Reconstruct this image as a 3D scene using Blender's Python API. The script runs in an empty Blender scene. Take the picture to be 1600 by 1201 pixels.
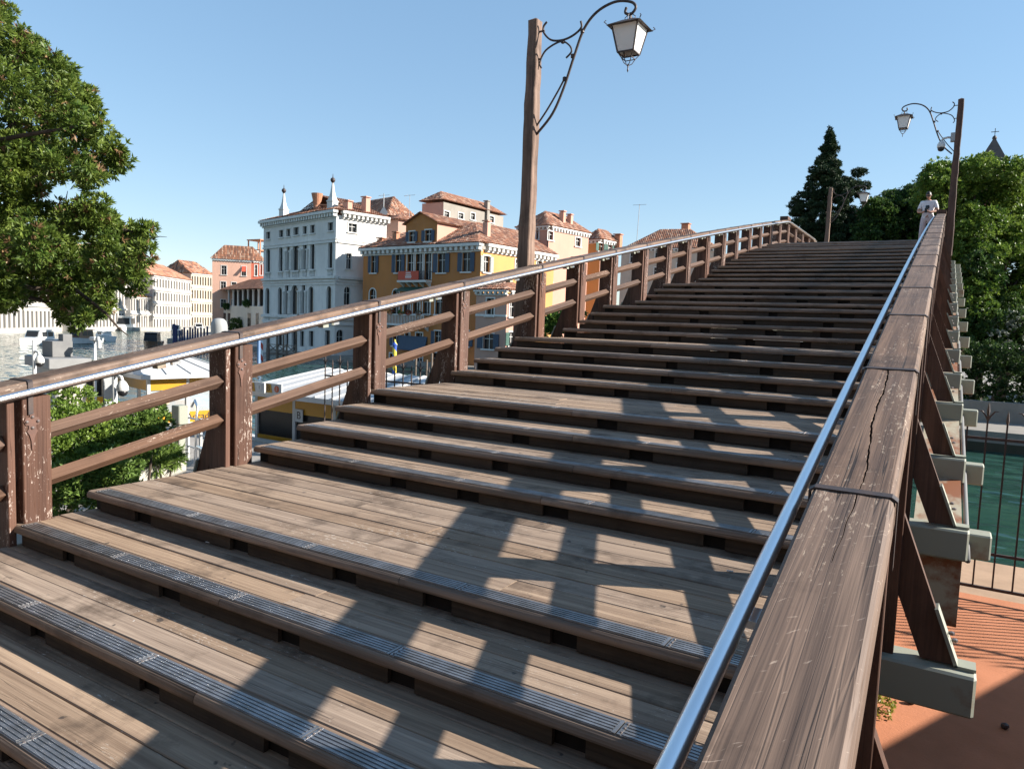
import bpy, bmesh, math, random
import numpy as np
from mathutils import Vector, Matrix

# ---------------------------------------------------------------- camera, sky, sun, exposure
SC = bpy.context.scene
COL = SC.collection
CZ = 5.2                                   # eye height above the canal, metres
F = 1130.65
PITCH, YAW, ROLL = -0.0846, -0.5449, 0.0365
def _axes():
    cy, sy = math.cos(YAW), math.sin(YAW)
    fwd = np.array([sy, cy, 0.]); right = np.array([cy, -sy, 0.]); up = np.array([0, 0, 1.])
    f2 = fwd*math.cos(PITCH) + up*math.sin(PITCH); u2 = up*math.cos(PITCH) - fwd*math.sin(PITCH)
    return right*math.cos(ROLL) + u2*math.sin(ROLL), u2*math.cos(ROLL) - right*math.sin(ROLL), f2
AX, AY, AF = _axes()
cam = bpy.data.cameras.new('camera'); camo = bpy.data.objects.new('camera', cam); COL.objects.link(camo)
camo.matrix_world = Matrix(((AX[0], AY[0], -AF[0], 0), (AX[1], AY[1], -AF[1], 0), (AX[2], AY[2], -AF[2], CZ), (0, 0, 0, 1)))
cam.sensor_width = 36; cam.lens = F/1600*36; cam.clip_start = 0.05; cam.clip_end = 6000
SC.camera = camo
SUN = Vector((1.78, 0.87, 1.0)).normalized()
SUN_EL = math.asin(SUN.z); SUN_AZ = math.atan2(SUN.x, SUN.y)
wd = bpy.data.worlds.new('World'); SC.world = wd; wd.use_nodes = True
wn = wd.node_tree.nodes; wl = wd.node_tree.links
sky = wn.new('ShaderNodeTexSky'); sky.sky_type = 'NISHITA'; sky.sun_disc = False
sky.sun_elevation = SUN_EL; sky.sun_rotation = SUN_AZ
sky.air_density = 1.0; sky.dust_density = 0.0; sky.ozone_density = 4.0; sky.altitude = 0
bg = wn['Background']; bg.inputs['Strength'].default_value = 0.15
gam = wn.new('ShaderNodeGamma'); gam.inputs['Gamma'].default_value = 0.5
hsv = wn.new('ShaderNodeHueSaturation'); hsv.inputs['Saturation'].default_value = 1.36; hsv.inputs['Value'].default_value = 1.08
wl.new(sky.outputs['Color'], gam.inputs['Color']); wl.new(gam.outputs['Color'], hsv.inputs['Color']); wl.new(hsv.outputs['Color'], bg.inputs['Color'])
sun = bpy.data.lights.new('sun', 'SUN'); sun.energy = 4.8; sun.angle = math.radians(0.53); sun.color = (1.0, 0.93, 0.84)
suno = bpy.data.objects.new('sun', sun); COL.objects.link(suno)
suno.rotation_euler = SUN.to_track_quat('Z', 'Y').to_euler(); suno.location = (40, 20, 60)
SC.view_settings.view_transform = 'Standard'; SC.view_settings.look = 'None'
SC.view_settings.exposure = 1.35; SC.view_settings.gamma = 1.0; SC.view_settings.use_curve_mapping = False
SC.render.engine = 'CYCLES'
SC.cycles.use_denoising = True
SC.cycles.max_bounces = 6; SC.cycles.transparent_max_bounces = 12

R_ = random.Random(7)
NP = np.random.default_rng(11)
def ray(u, v):
    return AF + AX*(u-800)/F + AY*(600.5-v)/F
def W(u, v, d):                            # a point of the place, from its direction and its distance
    p = ray(u, v)*d; return Vector((p[0], p[1], p[2]+CZ))
def WZ(u, v, Z):
    r = ray(u, v); t = (Z-CZ)/r[2]; return Vector((r[0]*t, r[1]*t, Z))

# ---------------------------------------------------------------- materials
class NT:
    def __init__(s, name):
        s.m = bpy.data.materials.new(name); s.m.use_nodes = True
        s.n = s.m.node_tree.nodes; s.l = s.m.node_tree.links
        s.b = s.n['Principled BSDF']; s.b.inputs['Roughness'].default_value = 0.7
        s.out = s.n['Material Output']
    def node(s, t, **kw):
        x = s.n.new(t)
        for k, v in kw.items():
            if k.startswith('i_'):
                key = k[2:]; x.inputs[int(key) if key.isdigit() else key.replace('_', ' ')].default_value = v
            else: setattr(x, k, v)
        return x
    def set(s, key, v):
        if hasattr(v, 'is_linked') or hasattr(v, 'links'): s.l.new(v, s.b.inputs[key])
        else: s.b.inputs[key].default_value = v
    def link(s, a, b): s.l.new(a, b)
    def math(s, op, a, b=None, clamp=False):
        x = s.n.new('ShaderNodeMath'); x.operation = op; x.use_clamp = clamp
        for i, q in enumerate((a, b)):
            if q is None: continue
            if isinstance(q, (int, float)): x.inputs[i].default_value = q
            else: s.l.new(q, x.inputs[i])
        return x.outputs[0]
    def mix(s, f, a, b, blend='MIX'):
        x = s.n.new('ShaderNodeMix'); x.data_type = 'RGBA'; x.blend_type = blend
        for i, q in ((0, f), (6, a), (7, b)):
            if isinstance(q, (int, float)): x.inputs[i].default_value = q
            elif isinstance(q, tuple): x.inputs[i].default_value = (*q[:3], 1)
            else: s.l.new(q, x.inputs[i])
        return x.outputs[2]
    def ramp(s, f, lo, hi):
        x = s.n.new('ShaderNodeMapRange'); x.inputs[1].default_value = lo; x.inputs[2].default_value = hi
        s.l.new(f, x.inputs[0]); return x.outputs[0]
    shear = 0.0
    def coords(s, scale=(1, 1, 1), rnd=True):
        tc = s.n.new('ShaderNodeTexCoord'); v = tc.outputs['Object']
        if s.shear:                            # grain follows a sloping beam
            sp = s.n.new('ShaderNodeSeparateXYZ'); s.l.new(v, sp.inputs[0]); cb = s.n.new('ShaderNodeCombineXYZ')
            s.l.new(sp.outputs[0], cb.inputs[0]); s.l.new(sp.outputs[1], cb.inputs[1])
            s.l.new(s.math('SUBTRACT', sp.outputs[2], s.math('MULTIPLY', sp.outputs[1], s.shear)), cb.inputs[2]); v = cb.outputs[0]
        if rnd:
            oi = s.n.new('ShaderNodeObjectInfo')
            vm = s.n.new('ShaderNodeVectorMath'); vm.operation = 'SCALE'
            vm.inputs[0].default_value = (57.3, 31.1, 43.7); s.l.new(oi.outputs['Random'], vm.inputs['Scale'])
            va = s.n.new('ShaderNodeVectorMath'); s.l.new(v, va.inputs[0]); s.l.new(vm.outputs[0], va.inputs[1]); v = va.outputs[0]
        mp = s.n.new('ShaderNodeVectorMath'); mp.operation = 'MULTIPLY'; mp.inputs[1].default_value = scale
        s.l.new(v, mp.inputs[0]); return mp.outputs[0]
    def noise(s, vec, scale=1, detail=4, rough=0.55, dist=0.0):
        x = s.n.new('ShaderNodeTexNoise'); x.inputs['Scale'].default_value = scale; x.inputs['Detail'].default_value = detail
        x.inputs['Roughness'].default_value = rough; x.inputs['Distortion'].default_value = dist
        s.l.new(vec, x.inputs['Vector']); return x.outputs[0]
    def bump(s, h, strength=0.3, dist=0.01):
        x = s.n.new('ShaderNodeBump'); x.inputs['Strength'].default_value = strength; x.inputs['Distance'].default_value = dist
        s.l.new(h, x.inputs['Height']); s.l.new(x.outputs[0], s.b.inputs['Normal'])

def plain(name, c1, c2=None, scale=3.0, rough=0.7, bump=0.0, bdist=0.01, metal=0.0, spec=0.4, rnd=True, stretch=(1, 1, 1), detail=5, vary=0.0):
    t = NT(name); c2 = c2 or tuple(x*0.75 for x in c1)
    co = t.coords(stretch, rnd); n = t.noise(co, scale, detail, 0.6)
    col = t.mix(t.ramp(n, 0.3, 0.7), c2, c1)
    if vary:
        oi = t.node('ShaderNodeObjectInfo'); f = t.math('ADD', t.math('MULTIPLY', oi.outputs['Random'], 2*vary), 1-vary)
        hs = t.node('ShaderNodeHueSaturation'); t.link(f, hs.inputs['Value']); t.link(col, hs.inputs['Color']); col = hs.outputs[0]
    t.set('Base Color', col); t.set('Roughness', rough); t.set('Metallic', metal); t.set('Specular IOR Level', spec)
    if bump: t.bump(t.noise(co, scale*6, 6, 0.65), bump, bdist)
    return t.m

def wood(name, dark, light, axis, flake=None, flake_amt=0.0, rough=0.7, stain=0.5, crack=0.5, vary=0.16, spec=0.3, bumps=0.35, along=1.0, spots=0.0, scratch=0.0):
    t = NT(name)
    if axis == 1: t.shear = 0.202
    def sc(a, c): v = [c, c, c]; v[axis] = a; return tuple(v)
    g1 = t.noise(t.coords(sc(0.7*along, 13)), 1, 3, 0.6, 0.3)
    fine = t.noise(t.coords(sc(2.2*along, 95)), 1, 2, 0.6)
    ring = t.noise(t.coords(sc(0.35*along, 42)), 1, 2, 0.5, 0.25)
    blot = t.noise(t.coords((1.7, 1.7, 1.7)), 1, 3, 0.6)
    blot2 = t.noise(t.coords((7, 7, 7)), 1, 4, 0.7)
    f = t.math('ADD', t.math('MULTIPLY', g1, 0.5), t.math('ADD', t.math('MULTIPLY', fine, 0.25), t.math('MULTIPLY', ring, 0.3)))
    col = t.mix(t.ramp(f, 0.38, 0.68), dark, light)
    oi = t.node('ShaderNodeObjectInfo')
    hs = t.node('ShaderNodeHueSaturation')
    t.link(t.math('ADD', t.math('MULTIPLY', oi.outputs['Random'], 2*vary), 1-vary), hs.inputs['Value']); t.link(col, hs.inputs['Color'])
    rv = t.math('FRACT', t.math('MULTIPLY', oi.outputs['Random'], 17.3))
    t.link(t.math('ADD', t.math('MULTIPLY', rv, 0.22), 0.88), hs.inputs['Saturation']); col = hs.outputs[0]
    # dirt
    st = t.math('MULTIPLY', t.ramp(t.math('ADD', t.math('MULTIPLY', blot, 0.7), t.math('MULTIPLY', blot2, 0.4)), 0.56, 0.72), stain)
    col = t.mix(st, col, tuple(x*0.42 for x in dark))
    if spots:
        sp1 = t.noise(t.coords((11, 11, 11)), 1, 3, 0.5); sp2 = t.noise(t.coords((38, 38, 38)), 1, 2, 0.5)
        col = t.mix(t.math('MULTIPLY', t.ramp(sp1, .70, .74), spots), col, (.035, .03, .028))
        col = t.mix(t.math('MULTIPLY', t.ramp(sp2, .765, .785), spots), col, (.55, .52, .48))
    if scratch:
        for k_, st_ in enumerate(((60, 9, 9), (9, 60, 30))):
            rt = t.node('ShaderNodeVectorRotate', rotation_type='Z_AXIS'); rt.inputs['Angle'].default_value = .6+1.9*k_; t.link(t.coords((1, 1, 1)), rt.inputs['Vector'])
            mu_ = t.node('ShaderNodeVectorMath', operation='MULTIPLY'); mu_.inputs[1].default_value = st_; t.link(rt.outputs[0], mu_.inputs[0])
            col = t.mix(t.math('MULTIPLY', t.ramp(t.noise(mu_.outputs[0], 1.6, 2, .5), .71, .76), scratch), col, (.36, .28, .22))
    if flake:
        fl = t.noise(t.coords(sc(20*along, 75)), 1, 4, 0.75, 0.3); fl2 = t.noise(t.coords(sc(0.9, 3.0)), 1, 3)
        m = t.ramp(t.math('ADD', fl, t.math('MULTIPLY', t.math('SUBTRACT', fl2, 0.5), 0.75)), 0.66-flake_amt, 0.71-flake_amt)
        col = t.mix(t.math('MULTIPLY', m, 0.8), col, flake)
    ck = t.noise(t.coords(sc(0.45*along, 30)), 1, 1, 0.5, 0.1)
    cm = t.math('SUBTRACT', 1.0, t.ramp(t.math('ABSOLUTE', t.math('SUBTRACT', ck, 0.47)), 0.004, 0.016))
    ckm = t.math('MULTIPLY', t.math('MULTIPLY', cm, crack), t.ramp(t.noise(t.coords(sc(1.3, 5)), 1, 2), 0.48, 0.6))
    col = t.mix(ckm, col, tuple(x*0.2 for x in dark))
    t.set('Base Color', col); t.set('Specular IOR Level', spec)
    t.set('Roughness', t.math('ADD', t.math('MULTIPLY', blot2, 0.25), rough-0.12))
    h = t.math('SUBTRACT', t.math('ADD', fine, t.math('MULTIPLY', ring, 0.5)), cm if crack > 0.55 else 0.0)
    t.bump(h, bumps, 0.008)
    return t.m

M = {}
M['tread'] = wood('tread_wood', (.165, .112, .078), (.365, .268, .190), 0, rough=0.78, stain=0.85, crack=0.6, vary=0.10, flake=(.48, .42, .36), flake_amt=-0.035, spots=.8)
M['nosing'] = wood('nosing_wood', (.12, .082, .059), (.28, .20, .145), 0, rough=0.7, stain=0.6, crack=0.5, vary=0.12)
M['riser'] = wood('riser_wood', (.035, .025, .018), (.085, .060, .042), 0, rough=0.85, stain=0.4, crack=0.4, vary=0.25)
M['post'] = wood('post_wood', (.056, .026, .017), (.135, .068, .045), 2, rough=0.62, stain=0.4, crack=0.6, flake=(.52, .43, .37), flake_amt=0.02, vary=0.14)
M['rail'] = wood('rail_wood', (.062, .033, .021), (.142, .084, .056), 1, rough=0.62, stain=0.3, crack=0.5, vary=0.12, flake=(.46, .36, .29), flake_amt=-0.04)
M['brace'] = wood('brace_wood', (.060, .030, .020), (.135, .066, .042), 2, rough=0.62, stain=0.4, crack=0.4, vary=0.18)
M['cap'] = wood('cap_wood', (.074, .045, .031), (.185, .118, .080), 1, bumps=.22, rough=0.66, stain=0.75, crack=0.9, flake=(.36, .28, .21), flake_amt=0.005, vary=0.10, spec=0.35, scratch=.7)
M['lamp_wood'] = wood('lamp_pole_wood', (.09, .055, .040), (.25, .165, .12), 2, rough=0.7, stain=0.4, crack=0.6, vary=0.1)
M['steel'] = plain('stainless_steel', (.95, .95, .95), (.88, .88, .89), 4, rough=0.28, metal=1.0)
M['grip'] = plain('grip_metal', (.40, .40, .41), (.22, .21, .20), 9, rough=0.48, metal=0.9, vary=0.12)
M['iron'] = plain('dark_iron', (.045, .040, .042), (.085, .060, .050), 20, rough=0.55, metal=0.3, bump=0.2, bdist=0.003)
M['plate'] = plain('iron_plate', (.13, .062, .042), (.085, .045, .034), 18, rough=0.55, bump=0.3, bdist=0.003)
M['bolt'] = plain('bolt_steel', (.32, .28, .26), (.2, .16, .15), 20, rough=0.4, metal=0.7)
M['beam'] = plain('grey_green_paint', (.235, .245, .195), (.20, .205, .165), 2.5, rough=0.5, bump=0.08, bdist=0.004)
M['void_black'] = plain('dark_void_black', (.018, .014, .012), (.010, .008, .007), 5, rough=0.9)  # near-black for under-deck parts and for the shade inside the loggia

def rusty(name, base, rust, lo=.60, hi=.74):
    t = NT(name); n = t.noise(t.coords((2.2, 1.0, 3)), 1, 6, 0.62); n2 = t.noise(t.coords((9, 5, 9)), 1, 6, 0.7)
    col = t.mix(t.ramp(t.math('ADD', n, t.math('MULTIPLY', n2, 0.3)), lo, hi), base, rust)
    t.set('Base Color', col); t.set('Roughness', 0.65); t.bump(n2, 0.15, 0.004); return t.m
M['beam'] = rusty('weathered_grey_green_paint', (.27, .28, .225), (.18, .09, .05), .72, .88)
M['girder'] = rusty('rusty_girder_paint', (.38, .34, .25), (.23, .085, .035))

# ---------------------------------------------------------------- mesh helpers
class MB:
    def __init__(s): s.v = []; s.f = []; s.mi = []; s.cur = 0
    def add(s, vs, fs):
        o = len(s.v); s.v += [tuple(v) for v in vs]
        for f in fs: s.f.append(tuple(i+o for i in f)); s.mi.append(s.cur)
        return s
    def box(s, c, d, rz=0.0, m=None):
        x, y, z = d[0]/2, d[1]/2, d[2]/2; ca, sa = math.cos(rz), math.sin(rz)
        vs = []
        for a, b, e in ((-x, -y, -z), (x, -y, -z), (x, y, -z), (-x, y, -z), (-x, -y, z), (x, -y, z), (x, y, z), (-x, y, z)):
            p = Vector((a, b, e))
            p = m @ p if m else Vector((p.x*ca-p.y*sa, p.x*sa+p.y*ca, p.z))
            vs.append((p.x+c[0], p.y+c[1], p.z+c[2]))
        return s.add(vs, [(0, 3, 2, 1), (4, 5, 6, 7), (0, 1, 5, 4), (1, 2, 6, 5), (2, 3, 7, 6), (3, 0, 4, 7)])
    def span(s, lo, hi):
        return s.box([(a+b)/2 for a, b in zip(lo, hi)], [abs(b-a) for a, b in zip(lo, hi)])
    def bar(s, p, q, w, h, up=Vector((0, 0, 1)), twist=0.0):
        p, q = Vector(p), Vector(q); d = (q-p); L = d.length; d.normalize()
        sx = d.cross(up)
        if sx.length < 1e-4: sx = d.cross(Vector((1, 0, 0)))
        sx.normalize(); u = sx.cross(d)
        if twist: a, b = math.cos(twist), math.sin(twist); sx, u = sx*a+u*b, u*a-sx*b
        m = Matrix((sx, d, u)).transposed()
        return s.box((p+q)/2, (w, L, h), m=m)
    def prism(s, poly, vec):
        n = len(poly); vec = Vector(vec)
        vs = [Vector(p) for p in poly] + [Vector(p)+vec for p in poly]
        fs = [tuple(range(n))[::-1], tuple(range(n, 2*n))] + [(i, (i+1) % n, n+(i+1) % n, n+i) for i in range(n)]
        return s.add(vs, fs)
    def tube(s, pts, r, n=8, cap=True):
        pts = [Vector(p) for p in pts]; rs = r if isinstance(r, (list, tuple)) else [r]*len(pts)
        vs = []; prev = None
        for i, p in enumerate(pts):
            d = (pts[min(i+1, len(pts)-1)]-pts[max(i-1, 0)]).normalized()
            if prev is None:
                ref = Vector((0, 0, 1)) if abs(d.z) < 0.9 else Vector((1, 0, 0))
                a = d.cross(ref).normalized()
            else:
                a = (prev-d*prev.dot(d))
                a = a.normalized() if a.length > 1e-6 else d.orthogonal().normalized()
            b = d.cross(a); prev = a
            for k in range(n):
                t = 2*math.pi*k/n; vs.append(p+(a*math.cos(t)+b*math.sin(t))*rs[i])
        fs = []
        for i in range(len(pts)-1):
            for k in range(n):
                fs.append((i*n+k, i*n+(k+1) % n, (i+1)*n+(k+1) % n, (i+1)*n+k))
        if cap: fs += [tuple(range(n))[::-1], tuple(range((len(pts)-1)*n, len(pts)*n))]
        return s.add(vs, fs)
    def lathe(s, c, prof, n=12):
        c = Vector(c); vs = []; fs = []
        for r, z in prof:
            for k in range(n):
                t = 2*math.pi*k/n; vs.append((c.x+r*math.cos(t), c.y+r*math.sin(t), c.z+z))
        for i in range(len(prof)-1):
            for k in range(n): fs.append((i*n+k, i*n+(k+1) % n, (i+1)*n+(k+1) % n, (i+1)*n+k))
        fs += [tuple(range(n))[::-1], tuple(range((len(prof)-1)*n, len(prof)*n))]
        return s.add(vs, fs)
    def quad(s, *p): return s.add(p, [tuple(range(len(p)))])
    def build(s, name, mat, parent=None, smooth=False, bevel=0.0, **props):
        me = bpy.data.meshes.new(name); me.from_pydata(s.v, [], s.f)
        mats = mat if isinstance(mat, (list, tuple)) else [mat]
        for m in mats: me.materials.append(m)
        if len(mats) > 1: me.polygons.foreach_set('material_index', s.mi)
        if bevel:
            bm = bmesh.new(); bm.from_mesh(me)
            bmesh.ops.bevel(bm, geom=bm.edges[:], offset=bevel, segments=1, affect='EDGES', profile=0.5)
            bm.to_mesh(me); bm.free()
        if smooth: me.polygons.foreach_set('use_smooth', [True]*len(me.polygons))
        me.update()
        return link(bpy.data.objects.new(name, me), parent, **props)

def link(o, parent=None, **props):
    COL.objects.link(o)
    if parent is not None: o.parent = parent; o.matrix_parent_inverse = parent.matrix_world.inverted()
    for k, v in props.items(): o[k] = v
    return o
def thing(name, label, cat, loc=(0, 0, 0), group=None):
    o = bpy.data.objects.new(name, None); o.empty_display_size = 0.3
    o.matrix_world = Matrix.Translation(Vector(loc)); COL.objects.link(o)
    o['label'] = label; o['category'] = cat
    if group: o['group'] = group
    return o
def tag(o, label, cat, group=None):
    o['label'] = label; o['category'] = cat
    if group: o['group'] = group
    return o
def np_mesh(name, V, Fq, mat, parent=None, col=None, smooth=False, **props):
    me = bpy.data.meshes.new(name); k = Fq.shape[1]
    me.vertices.add(len(V)); me.vertices.foreach_set('co', np.ascontiguousarray(V, dtype=np.float32).ravel())
    me.loops.add(Fq.size); me.loops.foreach_set('vertex_index', np.ascontiguousarray(Fq, dtype=np.int32).ravel())
    me.polygons.add(len(Fq)); me.polygons.foreach_set('loop_start', np.arange(0, Fq.size, k, dtype=np.int32))
    me.polygons.foreach_set('loop_total', np.full(len(Fq), k, dtype=np.int32))
    if smooth: me.polygons.foreach_set('use_smooth', np.ones(len(Fq), dtype=bool))
    me.update(calc_edges=True)
    if col is not None:
        at = me.color_attributes.new('Col', 'FLOAT_COLOR', 'POINT')
        c4 = np.ones((len(V), 4), dtype=np.float32); c4[:, :3] = col; at.data.foreach_set('color', c4.ravel())
    for m in (mat if isinstance(mat, (list, tuple)) else [mat]): me.materials.append(m)
    return link(bpy.data.objects.new(name, me), parent, **props)
def text_mesh(txt, size, origin, xdir, ydir, mat, parent, name='lettering', align='CENTER'):
    cu = bpy.data.curves.new('txt', 'FONT'); cu.body = txt; cu.size = size; cu.align_x = align; cu.align_y = 'CENTER'
    tmp = bpy.data.objects.new('txt', cu); COL.objects.link(tmp)
    dg = bpy.context.evaluated_depsgraph_get(); me = bpy.data.meshes.new_from_object(tmp.evaluated_get(dg))
    bpy.data.objects.remove(tmp); me.materials.clear(); me.materials.append(mat)
    x = Vector(xdir).normalized(); y = Vector(ydir).normalized(); z = x.cross(y)
    mw = Matrix((x, y, z)).transposed().to_4x4(); mw.translation = Vector(origin); me.transform(mw)
    return link(bpy.data.objects.new(name, me), parent)
# ---------------------------------------------------------------- setting: water, quays, terrace
def water_mat():
    t = NT('canal_water'); c = t.noise(t.coords((0.05, 0.09, 1), False), 1, 3)
    t.set('Base Color', t.mix(t.ramp(c, 0.3, 0.7), (.016, .052, .042), (.027, .072, .058)))
    t.set('Roughness', 0.10); t.set('IOR', 1.33); t.set('Specular IOR Level', 0.5)
    # ripples tilt the surface; the tilt is the same however far away they are
    n1 = t.node('ShaderNodeTexNoise', i_Scale=1.0, i_Detail=2.0, i_Roughness=0.55, i_Distortion=0.4); t.link(t.coords((0.8, 1.5, 1), False), n1.inputs['Vector'])
    n2 = t.node('ShaderNodeTexNoise', i_Scale=1.0, i_Detail=1.0); t.link(t.coords((0.10, 0.22, 1), False), n2.inputs['Vector'])
    amp = t.math('ADD', t.math('MULTIPLY', t.ramp(n2.outputs[0], .35, .65), 1.0), .55)
    a = t.node('ShaderNodeVectorMath', operation='SUBTRACT'); t.link(n1.outputs['Color'], a.inputs[0]); a.inputs[1].default_value = (.5, .5, .5)
    b = t.node('ShaderNodeVectorMath', operation='MULTIPLY'); t.link(a.outputs[0], b.inputs[0]); b.inputs[1].default_value = (.75, 1.0, 0)
    k = t.node('ShaderNodeVectorMath', operation='SCALE'); t.link(b.outputs[0], k.inputs[0]); t.link(amp, k.inputs['Scale'])
    d = t.node('ShaderNodeVectorMath', operation='ADD'); t.link(k.outputs[0], d.inputs[0]); d.inputs[1].default_value = (0, 0, 1)
    e = t.node('ShaderNodeVectorMath', operation='NORMALIZE'); t.link(d.outputs[0], e.inputs[0]); t.link(e.outputs[0], t.b.inputs['Normal'])
    return t.m
M['water'] = water_mat()
M['paving'] = plain('stone_paving', (.33, .305, .27), (.25, .23, .205), 1.6, rough=0.8, bump=0.15)
def terrace_mat():
    t = NT('orange_terrace'); n = t.noise(t.coords((2, 2, 2), False), 1, 6, 0.65); sp = t.noise(t.coords((40, 40, 40), False), 1, 4, 0.7)
    col = t.mix(t.ramp(n, 0.3, 0.7), (.37, .135, .058), (.46, .175, .082))
    col = t.mix(t.ramp(sp, 0.62, 0.72), col, (.26, .095, .055)); t.set('Base Color', col); t.set('Roughness', 0.9); t.bump(sp, 0.35, 0.012); return t.m
M['terrace'] = terrace_mat()
M['sand'] = plain('dusty_quay', (.40, .27, .18), (.30, .20, .13), 2.5, rough=0.9, bump=0.3, rnd=False)
M['quay_stone'] = plain('quay_stone', (.50, .47, .41), (.33, .31, .27), 1.2, rough=0.8, bump=0.2)
M['shade_toned_paving'] = plain('shade_toned_paving', (.27, .25, .22), (.20, .185, .165), 1.2, rough=0.85, bump=0.2)  # far quay stone, darkened so its colour carries the trees' shade
M['algae'] = plain('algae_stone', (.028, .034, .020), (.05, .045, .03), 2, rough=0.6, bump=0.3)
mb = MB(); mb.quad((-3000, -3000, 0), (3000, -3000, 0), (3000, 3000, 0), (-3000, 3000, 0))
mb.build('water', M['water'], kind='structure')
QZ = CZ-3.4                                # near quay level
EDGE = 13.2
def slab(name, poly, z0, z1, mat):
    m_ = MB(); m_.prism([(x, y, z0) for x, y in poly], (0, 0, z1-z0)); return m_.build(name, mat, kind='structure')
slab('near_quay', [(-120, -90), (60, -90), (60, EDGE), (-120, EDGE)], -2, QZ-0.012, M['paving'])
m_ = MB(); m_.quad((-0.9, -12, QZ), (30, -12, QZ), (30, 11.35, QZ), (-0.9, 11.35, QZ)); m_.build('terrace', M['terrace'], kind='structure')
m_ = MB(); m_.quad((-0.9, 11.35, QZ-.004), (30, 11.35, QZ-.004), (30, EDGE, QZ-.004), (-0.9, EDGE, QZ-.004)); m_.build('quay_strip', M['sand'], kind='structure')
m_ = MB()
x = -60.0
while x < -1.5:
    L = R_.uniform(1.3, 2.0); m_.span((x+.006, EDGE-.32, QZ-.25), (x+L-.006, EDGE+.05, QZ+.012+R_.uniform(-.004, .004))); x += L
m_.build('quay_edge', M['quay_stone'], kind='structure')
m_ = MB(); m_.quad((-120, EDGE+.012, -.5), (60, EDGE+.012, -.5), (60, EDGE+.012, .55), (-120, EDGE+.012, .55)); m_.build('quay_tide_line', M['algae'], kind='structure')
FAR = 40.5
FQ = 0.95
slab('far_quay', [(70, FAR), (-13, FAR), (-24, 47), (-33, 55.5), (-40.5, 60.2), (-46, 61.2), (-53, 61.9), (-60, 61.6), (-64, 62.5), (-82, 67.5), (-110, 72), (-150, 110), (-170, 150), (-140, 600), (500, 600), (500, FAR)], -2, FQ-.35, M['shade_toned_paving'])
slab('far_fondamenta', [(70, FAR+.02), (-12.9, FAR+.02), (-20, 46), (-20, 62), (70, 62)], -1.5, FQ, M['shade_toned_paving'])
m_ = MB(); m_.quad((70, FAR-.012, -.5), (-13, FAR-.012, -.5), (-13, FAR-.012, .42), (70, FAR-.012, .42)); m_.build('far_tide_line', M['algae'], kind='structure')
slab('left_bank', [(-175, 60), (-230, 60), (-400, 60), (-400, 500), (-230, 420), (-150, 260)], -2, .8, M['quay_stone'])

# ---------------------------------------------------------------- the bridge
br = thing('timber_footbridge', 'long brown timber footbridge with broad steps, railings and painted steel beams crossing the canal', 'bridge', (-2.7, 10, QZ))
RISE = 0.14; Y0 = 1.3244; Z0 = CZ-1.7328; T_ = 0.4932; D_ = 1.4536; XL = -5.245
def xr(y): return -0.194-0.0165*y
NY = {}
NY[0] = Y0
for k in range(1, 20): NY[k] = NY[k-1] + (D_ if (k-1) % 4 == 3 else T_)
for k in range(-1, -13, -1): NY[k] = NY[k+1] - (D_ if k % 4 == 3 else T_)
for k, y in zip(range(20, 34), (16.3, 16.95, 17.5, 17.95, 18.5, 19.1, 19.7, 20.25, 20.8, 21.4, 22.3, 23.0, 23.75, 24.75)): NY[k] = y
def NZ(k): return Z0+k*RISE
TOPZ = NZ(33); FLAT_END = 33.5
NY[34] = FLAT_END
def zc(y):                                 # top of the handrail beam
    if y < 26.6: return CZ-0.99+0.205*y-0.0008*y*y
    top = CZ-0.99+0.205*26.6-0.0008*26.6**2
    return top if y < 32 else top-(y-32)*0.196

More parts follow.
